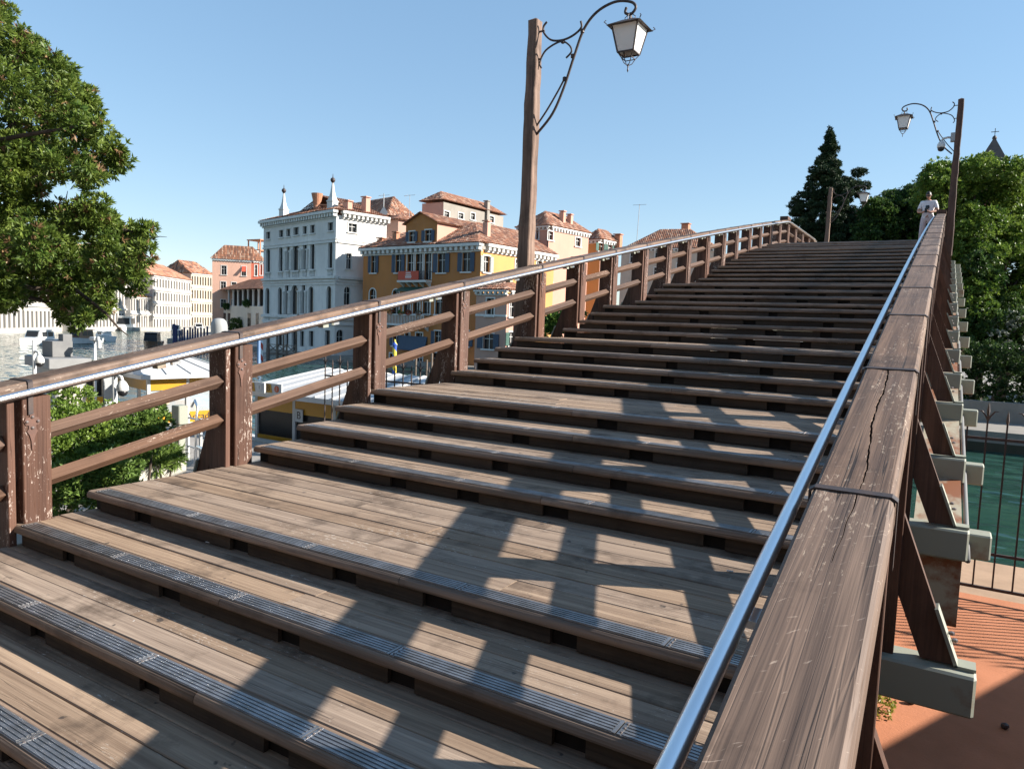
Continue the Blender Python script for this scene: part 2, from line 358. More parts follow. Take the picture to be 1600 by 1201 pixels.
plank_cache = {}
for k in range(-12, 34):
    y0, y1, z = NY[k], NY[k+1], NZ(k)
    det = -2 <= k <= 15
    x0, x1 = XL, xr((y0+y1)/2)-0.02
    depth = (y1+0.13)-y0
    nose = 0.145
    # nosing board, rounded front
    m_ = MB(); pr = [(0.012, -.052), (0.003, -.046), (0, -.036), (0.001, -.024), (0.006, -.012), (0.014, -.004), (0.026, 0.0), (nose-.004, 0.0), (nose-.004, -.052)]
    seams = [x0, x0+2.45+R_.uniform(-.5, .5), x1] if det else [x0, x1]
    for a, b in zip(seams[:-1], seams[1:]):
        m_ = MB(); m_.prism([(a, y0+p, z+q) for p, q in pr], (b-a-.004, 0, 0)); m_.build('nosing_board', M['nosing'], br)
    # planks of the tread
    n = max(2, round((depth-nose)/0.185)) if k < 19 else 1
    w = (depth-nose)/n
    for i in range(n):
        ya = y0+nose+i*w
        if det:
            off = R_.uniform(0.3, 0.7)*(x1-x0)
            ss = [x0, x0+off, x1]
            if R_.random() < .3: ss = [x0, x1]
        else: ss = [x0, x1]
        for a, b in zip(ss[:-1], ss[1:]):
            dz = R_.uniform(-.0025, .0025)
            sk = R_.uniform(-.0012, .0012)
            m_ = MB(); c = .004
            a_, b_ = a+.0015, b-.0015
            g_ = R_.uniform(.0012, .0034)
            p = [(ya+g_, -.05), (ya+g_, -.005), (ya+g_+c, 0), (ya+w-g_-c, sk), (ya+w-g_, -.005+sk), (ya+w-g_, -.05)]
            m_.prism([(a_, q, z+dz+h) for q, h in p], (b_-a_, 0, 0)); m_.build('plank', M['tread'], br)
    # riser under the nosing: boards with dark gaps
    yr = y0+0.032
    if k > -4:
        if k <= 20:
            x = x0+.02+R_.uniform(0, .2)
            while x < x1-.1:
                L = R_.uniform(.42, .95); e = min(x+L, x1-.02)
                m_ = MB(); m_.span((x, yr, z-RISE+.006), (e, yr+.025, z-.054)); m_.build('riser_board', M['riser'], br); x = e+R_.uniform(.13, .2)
        m_ = MB(); m_.span((x0+.01, yr+.035, z-RISE-.04), (x1-.01, yr+.045, z-.055)); m_.build('riser_backing', M['void_black'], br)
    # metal grip strips with ribs
    if k > -4:
        x = x0+0.08; first = True
        while x < x1-.12:
            L = 1.06; e = min(x+L, x1-.01); m_ = MB()
            m_.span((x, y0+.022, z+.0005), (e-.006, y0+.122, z+.0032))
            for j in range(5):
                yy = y0+.026+j*.0195; m_.span((x+.02, yy, z+.0025), (e-.022, yy+.0115, z+.0068))
            m_.span((x, y0+.024, z+.002), (x+.014, y0+.120, z+.0055)); m_.span((e-.020, y0+.024, z+.002), (e-.006, y0+.120, z+.0055))
            g = m_.build('grip_strip', M['grip'], br)
            if k <= 7:
                m_ = MB()
                for j in range(3): m_.lathe((x+.012, y0+.04+j*.032, z+.006), [(.006, 0), (.005, .003), (.001, .0042)], 6)
                m_.build('screw', M['bolt'], g)
            x = e
        if k % 4 == 3 or k in (2, 6):
            m_ = MB(); m_.span((x1-.24, y0+.15, z+.002), (x1-.03, y0+.34, z+.006)); m_.build('grip_plate', M['steel'], br)
# stringers and the under-deck
for xs in (-5.0, -3.9, -2.8, -1.7, -0.75):
    m_ = MB(); pr = []
    pr = [(xs, NY[-12]+.16, NZ(-12)-.10)]
    for k in range(-12, 34): pr.append((xs, NY[k]+.16, NZ(k)-.10))
    m_ = MB()
    for k in range(-12, 33):
        a, b = (NY[k]+.16, NZ(k)-.06), (NY[k+1]+.16, NZ(k+1)-.06)
        m_.add([(xs-.05, a[0], a[1]-.45), (xs+.05, a[0], a[1]-.45), (xs+.05, b[0], b[1]-.45), (xs-.05, b[0], b[1]-.45), (xs-.05, a[0], a[1]-.09), (xs+.05, a[0], a[1]-.09), (xs+.05, b[0], b[1]-.23), (xs-.05, b[0], b[1]-.23)], [(0, 3, 2, 1), (4, 5, 6, 7), (0, 1, 5, 4), (1, 2, 6, 5), (2, 3, 7, 6), (3, 0, 4, 7)])
    m_.build('stringer', M['void_black'], br)
# far descending flight, simple treads
m_ = MB()
for j in range(1, 26):
    y = FLAT_END+(j-1)*.72; m_ = MB(); m_.span((XL, y, TOPZ-j*RISE-.14), (xr(y), y+.75, TOPZ-j*RISE)); m_.build('descending_step', M['tread'], br)

M['grey_conduit'] = plain('grey_conduit', (.16, .16, .155), (.12, .12, .12), 3, rough=.6)
# steel cross beams, girders, conduit
def beam_top(y): return zc(y)-1.40
LP = [-2.4, -.75, .85, 2.42, 4.08, 5.82, 7.36, 9.32, 10.67, 11.95, 13.42, 14.76, 16.07, 17.48, 18.86, 20.1, 21.5, 22.8, 24.17, 25.5]
RP = [-2.4, -.75, .85, 2.47, 4.10, 5.70, 7.10, 8.78, 10.1, 11.5, 12.9, 14.3, 15.8, 17.3, 18.8, 20.1, 21.5, 22.8, 24.17, 25.5]
FP = [26.85, 28.2, 29.6, 31.0, 32.4, 33.8, 35.2, 36.6, 38.0, 39.4, 40.8, 42.2, 43.6, 45.0]
for i, y in enumerate(RP):
    if y < 1.8: continue
    zt = beam_top(y)
    for side in (1, -1):
        xb = xr(y)+.47 if side > 0 else XL-.50
        xi = -1.2 if side > 0 else XL+.8
        m_ = MB(); m_.span((min(xi, xb), y-.20, zt-.20), (max(xi, xb), y+.0, zt)); m_.build('cross_beam', M['beam'], br, bevel=.012)
        xb2 = xb+.14*side
        if y < 5: continue
        m_ = MB(); m_.span((min(xi, xb2), y+.12, zt-.25), (max(xi, xb2), y+.30, zt-.08)); m_.build('outrigger_beam', M['beam'], br, bevel=.01)
for side in (1, -1):
    m_ = MB(); ys = np.linspace(5.55, 33, 40)
    g = []
    for a, b in zip(ys[:-1], ys[1:]):
        za, zb = beam_top(a)-.13, beam_top(b)-.13
        xa = xr(a)+.14 if side > 0 else XL-.24; xb = xr(b)+.14 if side > 0 else XL-.24
        m_.add([(xa, a, za-.5), (xa+.30*side, a, za-.5), (xb+.30*side, b, zb-.5), (xb, b, zb-.5), (xa, a, za), (xa+.30*side, a, za), (xb+.30*side, b, zb), (xb, b, zb)], [(0, 3, 2, 1), (4, 5, 6, 7), (1, 2, 6, 5), (0, 4, 7, 3)])
    a = ys[0]; za = beam_top(a)-.13; xa = xr(a)+.14 if side > 0 else XL-.24
    m_.quad((xa, a, za-.5), (xa+.30*side, a, za-.5), (xa+.30*side, a, za), (xa, a, za))
    m_.build('arch_girder', M['girder'], br)
    m_ = MB(); m_.tube([((xr(y)+.47 if side > 0 else XL-.55), y, beam_top(y)-.17) for y in ys], .018, 8); m_.build('conduit_pipe', M['grey_conduit'], br, smooth=True)

# railings
def crack_x(y):
    t = (y-2.47)/1.63
    if t < 0: return 0.016+0.05*t + .002*math.sin(y*30)
    return 0.014-0.028*t + .008*math.sin(y*5.3)+.0016*math.sin(y*19+1)+.0011*math.sin(y*47)+.0008*math.sin(y*113)
def cap_segment(xf, ya, yb, parent, detail=0):
    w, h, c = .120, .105, .016
    ny = {0: 2, 1: 6, 2: 120}[detail]
    ys = [ya+.002+(yb-ya-.004)*i/(ny-1) for i in range(ny)]
    V = []; Fc = []
    for y in ys:
        xc, zt = xf(y), zc(y)
        pr = [(-w, -h), (-w, -c*1.6), (-w+c*.35, -c*.5), (-w+c, 0)]
        if detail == 2:
            k = crack_x(y) if 2.0 < y < 4.1 else 0.0
            g = 0.0
            if 2.0 < y < 4.1: g = (.0034*min(1, max(.10, (y-2.0)/1.1)))*(1+.4*math.sin(y*23)*math.sin(y*7))
            xs = [-w+c+(k-.008+w-c)*q/10 for q in range(1, 11)]+[k-g-.0008, k, k+g+.0008]+[k+.008+(w-c-k-.008)*q/10 for q in range(0, 10)]
            for n_, x in enumerate(xs):
                z = .0010*math.sin(x*60+y*3)+.0008*math.sin(x*23-y*5.1)
                if g and n_ == 11: z -= .006+g*6
                pr.append((x, z))
        pr += [(w-c, 0), (w-c*.35, -c*.5), (w, -c*1.6), (w, -h)]
        n = len(pr)
        for p, q in pr: V.append((xc+p, y, zt+q))
    for i in range(ny-1):
        for j in range(n):
            Fc.append((i*n+j, i*n+(j+1) % n, (i+1)*n+(j+1) % n, (i+1)*n+j))
    Fc += [tuple(range(n))[::-1], tuple(range((ny-1)*n, ny*n))]
    m_ = MB(); m_.add(V, Fc); return m_.build('cap_beam', M['cap'], parent)
def diamond_rail(x, ya, yb, off, parent):
    m_ = MB(); s = .058; V = []
    for y in (ya, yb):
        z = zc(y)-off
        V += [(x, y, z-s), (x+s, y, z), (x, y, z+s), (x-s, y, z)]
    m_.add(V, [(0, 1, 2, 3), (4, 7, 6, 5), (0, 4, 5, 1), (1, 5, 6, 2), (2, 6, 7, 3), (3, 7, 4, 0)]); return m_.build('rail', M['rail'], parent, bevel=.004)
def tread_z(y):
    for k in range(33, -13, -1):
        if y >= NY[k]: return NZ(k)
    return NZ(-12)
def deck_z(y):
    if y > FLAT_END: return TOPZ-int((y-FLAT_END)/.72+1)*RISE
    return tread_z(y)
def clover(x, y, z, side):
    out = []
    prof = [(0, .10), (.013, .085), (.016, .06), (.040, .055), (.050, .030), (.040, .008), (.022, .004), (.024, -.02), (.034, -.035), (.018, -.06), (.008, -.10), (.004, -.16)]
    pts = prof + [(-a, b) for a, b in prof[::-1][:-1]]
    m_ = MB(); m_.prism([(x, y+a, z+b) for a, b in pts], (.006*side, 0, 0)); return m_
def railing(posts, xin, side, near):
    """side = +1: deck lies towards +X of this railing (left railing); -1: right railing"""
    def cx(y): return xin(y)-side*.115
    ends = posts+[posts[-1]+1.4]
    for i, c in enumerate(posts):
        zt = zc(c); zd = deck_z(c)
        xi = xin(c)
        # thick inner post
        a, b = sorted((xi, xi-side*.13))
        m_ = MB(); m_.span((a, c-.05, zd-.03), (b, c+.13, zt-.100)); po = m_.build('post', M['post'], br, bevel=.006)
        # thin plank standing just before it
        a, b = sorted((xi-side*.012, xi-side*.235))
        m_ = MB(); m_.span((a, c-.135, zd-.36), (b, c-.090, zt-.102)); m_.build('plank_post', M['post' if near else 'brace'], br, bevel=.003)
        # slanting brace down to the beam end
        xb = xi-side*.46; zb = zc(c)-1.40 if c < 26 else zd-.35
        m_ = MB(); m_.prism([(xi-side*.06, c-.118, zt-.66), (xi-side*.234, c-.118, zt-.70), (xb-side*.035, c-.118, zb+.01), (xb+side*.11, c-.118, zb+.01)], (0, .055, 0)); m_.build('brace', M['brace'], br)
        if 1.8 < c < 16:
            m_ = MB(); m_.bar((xb+side*.058, c-.09, zb+.27), (xb-side*.042, c-.09, zb+.008), .10, .016); m_.bar((xb-side*.034, c-.09, zb+.010), (xb-side*.122, c-.09, zb+.010), .10, .016); bp_ = m_.build('brace_bracket', M['beam'], br)
            for dx, dy, dz in ((.012, -.10, .15), (.028, -.075, .11)):
                m_ = MB(); m_.lathe((xb-side*dx, c+dy, zb+dz), [(.014, 0), (.014, .012), (.004, .016)], 6); m_.build('bolt', M['bolt'], bp_)
        # iron strap over the cap
        xc = cx(c)
        m_ = MB(); w = .1225
        V = []
        for yy in (c-.015, c+.015):
            z = zc(yy)
            V += [(xc-w-.005, yy, z-.22), (xc-w-.005, yy, z-.006), (xc-w+.012, yy, z+.006), (xc+w-.012, yy, z+.006), (xc+w+.005, yy, z-.006), (xc+w+.005, yy, z-.22), (xc+w, yy, z-.22), (xc+w, yy, z-.012), (xc+w-.014, yy, z+.0008), (xc-w+.014, yy, z+.0008), (xc-w, yy, z-.012), (xc-w, yy, z-.22)]
        n = 12; m_.add(V, [tuple(range(n))[::-1], tuple(range(n, 2*n))]+[(q, (q+1) % n, n+(q+1) % n, n+q) for q in range(n)])
        m_.build('strap', M['iron'], br)
        if near and c < 16:
            xs = xi+side*.001
            pl = clover(xs, c+.01, zt-.30, side).build('iron_plate', M['plate'], po)
            for dy, dz in ((0, .06), (-.034, .03), (.034, .03), (0, -.012)):
                m_ = MB(); m_.tube([(xs+side*.004, c+.01+dy, zt-.30+dz), (xs+side*.012, c+.01+dy, zt-.30+dz), (xs+side*.017, c+.01+dy, zt-.30+dz)], [.011, .010, .003], 8); m_.build('bolt', M['bolt'], pl)
        # cap, rails to the next post
        nx = ends[i+1]
        det = 2 if (side < 0 and 0.5 < c < 4.5) else 1
        cap_segment(cx, c, nx, br, det)
        if i < len(posts)-1:
            for off in (.385, .715):
                diamond_rail(xi-side*.085, c+.12, nx-.136, off, br)
        # handrail bracket
        ym = (c+nx)/2+.1
        if c < 26:
            m_ = MB(); z = zc(ym); e = xin(ym)
            m_.bar((e-side*.02, ym-.035, z-.112), (e-side*.02, ym+.035, z-.105), .07, .05); k1 = m_.build('pipe_bracket', M['beam'], br)
            m_ = MB(); m_.bar((e+side*.045, ym+.06, z-.098), (e+side*.045, ym+.13, z-.086), .035, .022); m_.bar((e, ym+.095, z-.10), (e+side*.05, ym+.095, z-.10), .02, .012); m_.build('pipe_clip', M['steel'], br)
    ys = [posts[0]]+[y for y in np.arange(posts[0]+.7, posts[-1]+1.35, .7)]
    m_ = MB(); m_.tube([(xin(y)+side*.058, y, zc(y)-.062) for y in ys], .0225, 14); m_.build('handrail_pipe', M['steel'], br, smooth=True)
railing(LP+FP, lambda y: -5.2, +1, True)
railing(RP+FP, lambda y: xr(y)-.115, -1, False)
for xx, side in ((-5.315, 1), (xr(26.7), -1)):
    m_ = MB(); z = zc(26.7); m_.span((xx-.135, 26.45, z-.02), (xx+.135, 26.95, z+.11)); m_.build('cap_block', M['brace'], br, bevel=.01)
# ---------------------------------------------------------------- more materials
M['glass_white'] = plain('frosted_lantern_glass', (.78, .78, .75), (.70, .70, .68), 3, rough=0.35)
M['white_paint'] = plain('white_paint', (.60, .60, .58), (.52, .52, .50), 3, rough=0.45)
M['grey_paint'] = plain('grey_paint', (.33, .34, .34), (.27, .28, .28), 3, rough=0.5)
M['light_grey'] = plain('light_grey_paint', (.52, .53, .53), (.46, .47, .47), 3, rough=0.5)
M['black'] = plain('black_plastic', (.012, .012, .013), (.02, .02, .02), 3, rough=0.3)
M['yellow'] = plain('yellow_enamel', (.50, .25, .014), (.43, .22, .012), 3, rough=0.4)
M['dark_text'] = plain('dark_lettering', (.05, .035, .03), (.05, .035, .03), 3)
M['pane'] = plain('window_glass', (.016, .018, .021), (.026, .026, .026), 0.7, rough=0.22, spec=0.22, vary=0.3)
M['glass'] = None
def clear_glass(name, tint=(.75, .82, .85), alpha=0.35):
    t = NT(name); t.set('Base Color', (*tint, 1)); t.set('Roughness', 0.05); t.set('Alpha', alpha); return t.m
M['glass'] = clear_glass('shelter_glass')
def leaf_mat(name, rough=0.5, trans=0.25):
    t = NT(name); a = t.node('ShaderNodeVertexColor', layer_name='Col')
    t.set('Base Color', a.outputs['Color']); t.set('Roughness', rough); t.set('Specular IOR Level', 0.3)
    tr = t.node('ShaderNodeBsdfTranslucent'); t.link(a.outputs['Color'], tr.inputs['Color'])
    mx = t.node('ShaderNodeMixShader', i_0=trans); t.link(t.b.outputs[0], mx.inputs[1]); t.link(tr.outputs[0], mx.inputs[2]); t.link(mx.outputs[0], t.out.inputs['Surface'])
    return t.m
M['leaf'] = leaf_mat('leaves', 0.45, 0.32); M['needle'] = leaf_mat('needles', 0.6, 0.08)
M['bark'] = plain('bark', (.085, .062, .045), (.045, .033, .025), 6, rough=0.9, bump=0.5, bdist=0.03, stretch=(1, 1, .3))

# ---------------------------------------------------------------- lamp posts
def lantern(parent, c, s=1.0):
    """c: hanging point; body hangs below"""
    x, y, z = c
    wt, wb, zt, zb = .195*s, .12*s, z-.20*s, z-.56*s
    m_ = MB()
    V = [(x+a*wt, y+b*wt, zt) for a, b in ((-1, -1), (1, -1), (1, 1), (-1, 1))]+[(x+a*wb, y+b*wb, zb) for a, b in ((-1, -1), (1, -1), (1, 1), (-1, 1))]
    lan = bpy.data.objects.new('lantern', None)
    m0 = MB()
    for i in range(4): m0.bar(V[i], V[i+4], .018*s, .018*s)
    for i in range(4):
        m0.bar(V[i+4], V[4+(i+1) % 4], .016*s, .016*s)
    wb2, zb2 = .075*s, zb-.07*s
    V2 = [(x+a*wb2, y+b*wb2, zb2) for a, b in ((-1, -1), (1, -1), (1, 1), (-1, 1))]
    for i in range(4): m0.bar(V2[i], V2[(i+1) % 4], .010*s, .010*s); m0.tube([V[i+4], V2[i], (x+(V2[i][0]-x)*.55, y+(V2[i][1]-y)*.55, zb2-.07*s), (x, y, zb2-.10*s)], .006*s, 5)
    m0.lathe((x, y, zb2-.19*s), [(.003, 0), (.012, .03*s), (.008, .06*s), (.012, .10*s), (.004, .12*s)], 8)
    lo = m0.build('lantern_frame', M['iron'], parent)
    # roof: flared pyramid with flat cap
    m1 = MB(); e = wt+.06*s; t_ = .085*s
    a = [(x+p*e, y+q*e, zt-.012*s) for p, q in ((-1, -1), (1, -1), (1, 1), (-1, 1))]; b = [(x+p*t_, y+q*t_, zt+.085*s) for p, q in ((-1, -1), (1, -1), (1, 1), (-1, 1))]
    m1.add(a+b, [(0, 3, 2, 1), (4, 5, 6, 7)]+[(i, (i+1) % 4, 4+(i+1) % 4, 4+i) for i in range(4)])
    for p, q in ((-1, -1), (1, -1), (1, 1), (-1, 1)):
        m1.tube([(x+p*e*.97, y+q*e*.97, zt), (x+p*(e+.02), y+q*(e+.02), zt+.02), (x+p*e, y+q*e, zt+.045)], .007*s, 5)
    m1.build('lantern_roof', M['iron'], lo)
    m1 = MB()
    m1.lathe((x, y, zt+.085*s), [(.05*s, 0), (.045*s, .02*s), (.018*s, .03*s), (.015*s, .115*s)], 8)
    for p in (-1, 1):
        for vx, vy in ((1, 0), (0, 1)):
            m1.tube([(x+p*vx*.075*s, y+p*vy*.075*s, zt+.085*s), (x+p*vx*.08*s, y+p*vy*.08*s, zt+.14*s), (x+p*vx*.03*s, y+p*vy*.03*s, zt+.175*s), (x, y, zt+.18*s)], .006*s, 5)
    m1.build('hanger', M['iron'], lo)
    for i in range(4):
        p = MB(); j = (i+1) % 4
        q = lambda k, f: tuple(V[k][r]*(1-f)+(x, y, V[k][2])[r]*f for r in range(3))
        p.quad(q(i, .02), q(j, .02), q(j+4, .02), q(i+4, .02)); p.build('pane', M['glass_white'], lo)
    return lo
def lamp_post(label, base, top_z, arm, away=False, scale=1.0, lantern_drop=0.0, r=.115):
    """arm: signed reach in X"""
    bx, by, bz = base; h = top_z-bz
    t = thing('lamp_post', label, 'lamp post', base, 'wooden lamp posts along the bridge')
    m_ = MB(); n = 14; V = []
    prof = [(0, 1.25), (.18, 1.2), (.235, 1.0)]
    rows = 26; rr = random.Random(int(bx*100+by*10))
    for i in range(rows+1):
        f = i/rows; zz = bz+f*h; w = r*(1.22-.36*f)*(1 + (.10 if f < .22 else 0))*(1+rr.uniform(-.05, .05)); wx = w*(1+rr.uniform(-.04, .04))
        ox = rr.uniform(-.006, .006)+.02*f
        c = .14
        for a, b in ((-1, -1+c), (-1+c, -1), (1-c, -1), (1, -1+c), (1, 1-c), (1-c, 1), (-1+c, 1), (-1, 1-c)): V.append((bx+ox+a*wx*.8, by+b*w*.8, zz))
    Fc = []
    for i in range(rows):
        for k in range(8): Fc.append((i*8+k, i*8+(k+1) % 8, (i+1)*8+(k+1) % 8, (i+1)*8+k))
    Fc += [tuple(range(8))[::-1]]; o = len(V); V.append((bx+.02, by, top_z+.05)); Fc += [(rows*8+k, rows*8+(k+1) % 8, o) for k in range(8)]
    m_.add(V, Fc); m_.build('pole', M['brace' if away else 'lamp_wood'], t)  # away: darker wood colour stands in for the pole's shaded side
    sg = 1 if arm > 0 else -1; A = abs(arm); k = A/1.42
    def P(dx, dz, dy=0): return (bx+sg*dx, by+dy, top_z+dz)
    # curved arm, measured from the pole top
    def curve(pts, seg=6):
        pts = [Vector(p) for p in pts]; out = []
        for i in range(len(pts)-1):
            p0, p1, p2, p3 = pts[max(i-1, 0)], pts[i], pts[i+1], pts[min(i+2, len(pts)-1)]
            for j in range(seg):
                u = j/seg; out.append(.5*((2*p1)+(-p0+p2)*u+(2*p0-5*p1+4*p2-p3)*u*u+(-p0+3*p1-3*p2+p3)*u**3))
        return out+[pts[-1]]
    arm_pts = [P(.11, -1.62), P(.34*k, -1.36), P(.50*k, -1.02), P(.64*k, -.60), P(.77*k, -.25), P(.95*k, -.05), P(1.2*k, .035), P(1.42*k, -.005), P(1.50*k, -.09), P(1.44*k, -.17), P(1.36*k, -.14), P(1.37*k, -.07)]
    m_ = MB(); m_.tube(curve(arm_pts), .020*scale, 8); am = m_.build('arm', M['iron'], t, smooth=True)
    m_ = MB(); m_.tube(curve([P(.06, -1.55), P(.25*k, -1.30), P(.42*k, -1.04), P(.50*k, -.90)]), .014*scale, 6); m_.build('stay', M['iron'], am, smooth=True)
    m_ = MB(); m_.tube(curve([P(.20*k, -.04), P(.15*k, -.10), P(.16*k, -.19), P(.28*k, -.31), P(.46*k, -.34), P(.62*k, -.30), P(.73*k, -.22), P(.72*k, -.13)]), .016*scale, 6); m_.build('upper_scroll', M['iron'], am, smooth=True)
    m_ = MB(); m_.tube(curve([P(.14*k, -.68), P(.11*k, -.60), P(.20*k, -.44), P(.42*k, -.355), P(.55*k, -.42), P(.60*k, -.52), P(.52*k, -.60)]), .014*scale, 6); m_.build('lower_scroll', M['iron'], am, smooth=True)
    m_ = MB()
    for dx, dz in ((.75*k, -.26), (.62*k, -.58), (.46*k, -.35), (.51*k, -.88)): m_.lathe(P(dx, dz-.02), [(.018, -.02), (.030, -.01), (.030, .03), (.018, .04)], 8)
    m_.bar(P(.0, -.16), P(.17*k, -.16), .02, .02); m_.bar(P(0, -.55), P(.13*k, -.55), .02, .02)
    m_.build('collar', M['iron'], am, kind='stuff')
    lantern(t, P(1.43*k, -.15+lantern_drop), scale)
    return t
lamp_post('weathered wooden lamp post with white lantern rising from the left railing', (-5.60, 9.5, CZ-.75), CZ+4.41, 1.50, scale=.96)
l2 = lamp_post('dark wooden lamp post with lantern and camera beside the standing man', (-.38, 26.6, TOPZ-.3), CZ+7.33, -1.5, scale=1.0, away=True)
lamp_post('far wooden lamp post in front of the dark conifer', (-5.5, 37.3, TOPZ-1.0), CZ+6.85, 1.45, scale=1.0)
# dome cameras
def dome_camera(label, p, sgn, s=1.0, group='dome cameras', arm=.22):
    t = thing('security_camera', label, 'camera', p, group); x, y, z = p
    m_ = MB(); m_.tube([(x, y, z), (x+sgn*.08*s, y, z+.02*s), (x+sgn*(arm-.03)*s, y, z), (x+sgn*arm*s, y, z-.06*s)], .028*s, 8); m_.build('arm', M['white_paint'], t, smooth=True)
    m_ = MB(); m_.lathe((x+sgn*arm*s, y, z-.22*s), [(.085*s, 0), (.092*s, .02*s), (.09*s, .08*s), (.06*s, .14*s), (.03*s, .17*s)], 14); m_.build('housing', M['white_paint'], t, smooth=True)
    m_ = MB(); m_.lathe((x+sgn*arm*s, y, z-.31*s), [(.02*s, 0), (.06*s, .02*s), (.078*s, .06*s), (.078*s, .095*s)], 14); m_.build('dome', M['black'], t, smooth=True)
    return t
dome_camera('dome security camera clamped to the lamp post by the man', (-.52, 26.6, CZ+6.20), -1, 1.25)
m_ = MB(); m_.span((-.56, 26.50, CZ+6.08), (-.44, 26.70, CZ+6.34)); tag(m_.build('camera_box', M['grey_paint'], bevel=.01), 'small grey junction box strapped to the dark lamp post', 'box')

# ---------------------------------------------------------------- iron fences on the quay
def fence(label, x0, x1, y, z, group='iron fences on the quay', top=2.55):
    t = thing('iron_fence', label, 'fence', ((x0+x1)/2, y, z), group)
    m_ = MB()
    for zz in (.16, .62, top-.42):
        m_ = MB(); m_.bar((x0, y, z+zz), (x1, y, z+zz), .04, .035); m_.build('cross_rail', M['iron'], t)
    n = int(round((x1-x0)/.215))
    for i in range(n+1):
        x = x0+(x1-x0)*i/n; tall = i % 2 == 0
        m_ = MB(); h = top-.12 if tall else top-.22
        m_.bar((x, y, z+.16), (x, y, z+h), .020, .020)
        m_.lathe((x, y, z+h), [(.013, 0), (.02, .05), (.010, .13), (.002, .17)], 6)
        if tall:
            for s in (-1, 1): m_.tube([(x, y, z+h-.06), (x+s*.03, y, z+h+.0), (x+s*.07, y, z+h+.055), (x+s*.115, y, z+h+.06)], [.013, .011, .009, .004], 5)
        m_.build('baluster', M['iron'], t)
    return t
fence('black iron fence with forked tips on the orange terrace beside the bridge', .02, 6.5, 11.2, QZ)
fence('black iron fence with forked tips seen below the left railing', -11.5, -6.1, 11.2, QZ)

# ---------------------------------------------------------------- foliage
def whorls(P, D, n, L, Wd, spread, rng, droop=0.0):
    N = len(P); P = np.repeat(P, n, 0); D = np.repeat(D, n, 0)
    r = rng.normal(size=(N*n, 3)); r -= (r*D).sum(1)[:, None]*D; r /= np.linalg.norm(r, axis=1)[:, None]+1e-9
    a = rng.uniform(spread[0], spread[1], N*n)[:, None]
    d = D*np.cos(a)+r*np.sin(a); d[:, 2] -= droop; d /= np.linalg.norm(d, axis=1)[:, None]
    s = np.cross(d, rng.normal(size=d.shape)); s /= np.linalg.norm(s, axis=1)[:, None]+1e-9
    nn = np.cross(s, d)
    l = L*rng.uniform(.65, 1.25, (N*n, 1)); w = Wd*rng.uniform(.7, 1.2, (N*n, 1))
    b = P+d*l*.06
    V = np.stack([b, b+d*l*.5+s*w+nn*w*.35, b+d*l, b+d*l*.5-s*w+nn*w*.35], 1).reshape(-1, 3)
    return V, N*n
def foliage(name, clumps, per_m2, L, Wd, cols, parent, seed, n=7, mat='leaf', up=0.25, spread=(.35, 1.45), dry=None, dry_p=0.0, fill=.45, droop=0.0, kind=None):
    rng = np.random.default_rng(seed); Ps = []; Ds = []; Tn = []
    for c, r in clumps:
        r = np.array(r if hasattr(r, '__len__') else (r, r, r), float); m = max(6, int(per_m2*4*math.pi*(r.mean()**2)))
        d = rng.normal(size=(m, 3)); d /= np.linalg.norm(d, axis=1)[:, None]
        # lumpy surface
        ph = rng.uniform(0, 6, 3); lump = 1+.16*np.sin(d[:, 0]*5+ph[0])*np.sin(d[:, 1]*5+ph[1])+.14*np.sin(d[:, 2]*7+ph[2])
        rad = (fill+(1-fill)*rng.uniform(0, 1, m)**.5)*lump
        Tn.append(np.full(m, rng.uniform(-.28, .28)))
        Ps.append(np.array(c)+d*r*rad[:, None]); dd = d.copy(); dd[:, 2] += up; Ds.append(dd/np.linalg.norm(dd, axis=1)[:, None])
    P = np.concatenate(Ps); D = np.concatenate(Ds)
    V, N = whorls(P, D, n, L, Wd, spread, rng, droop)
    Fq = np.arange(N*4).reshape(-1, 4)
    tw = np.repeat(rng.uniform(0, 1, len(P))+np.concatenate(Tn), n); a = np.clip(tw*.7+rng.uniform(0, 1, N)*.3, 0, 1)[:, None]
    col = np.array(cols[0])*(1-a)+np.array(cols[1])*a
    if dry_p:
        k = np.repeat(rng.uniform(0, 1, len(P)) < dry_p, n); col[k] = np.array(dry)*rng.uniform(.6, 1.2, (k.sum(), 1))
    col = np.repeat(col, 4, 0)
    props = {'kind': kind} if kind else {}
    return np_mesh(name, V, Fq, M[mat], parent, col, **props)
def limb(m_, a, b, r0, r1, rng, bend=.15, seg=5):
    a, b = Vector(a), Vector(b); L = (b-a).length; off = Vector((rng.uniform(-1, 1), rng.uniform(-1, 1), rng.uniform(-.2, .6)))*L*bend
    pts = [a.lerp(b, i/seg)+off*math.sin(math.pi*i/seg) for i in range(seg+1)]
    m_.tube(pts, [r0+(r1-r0)*i/seg for i in range(seg+1)], 7)

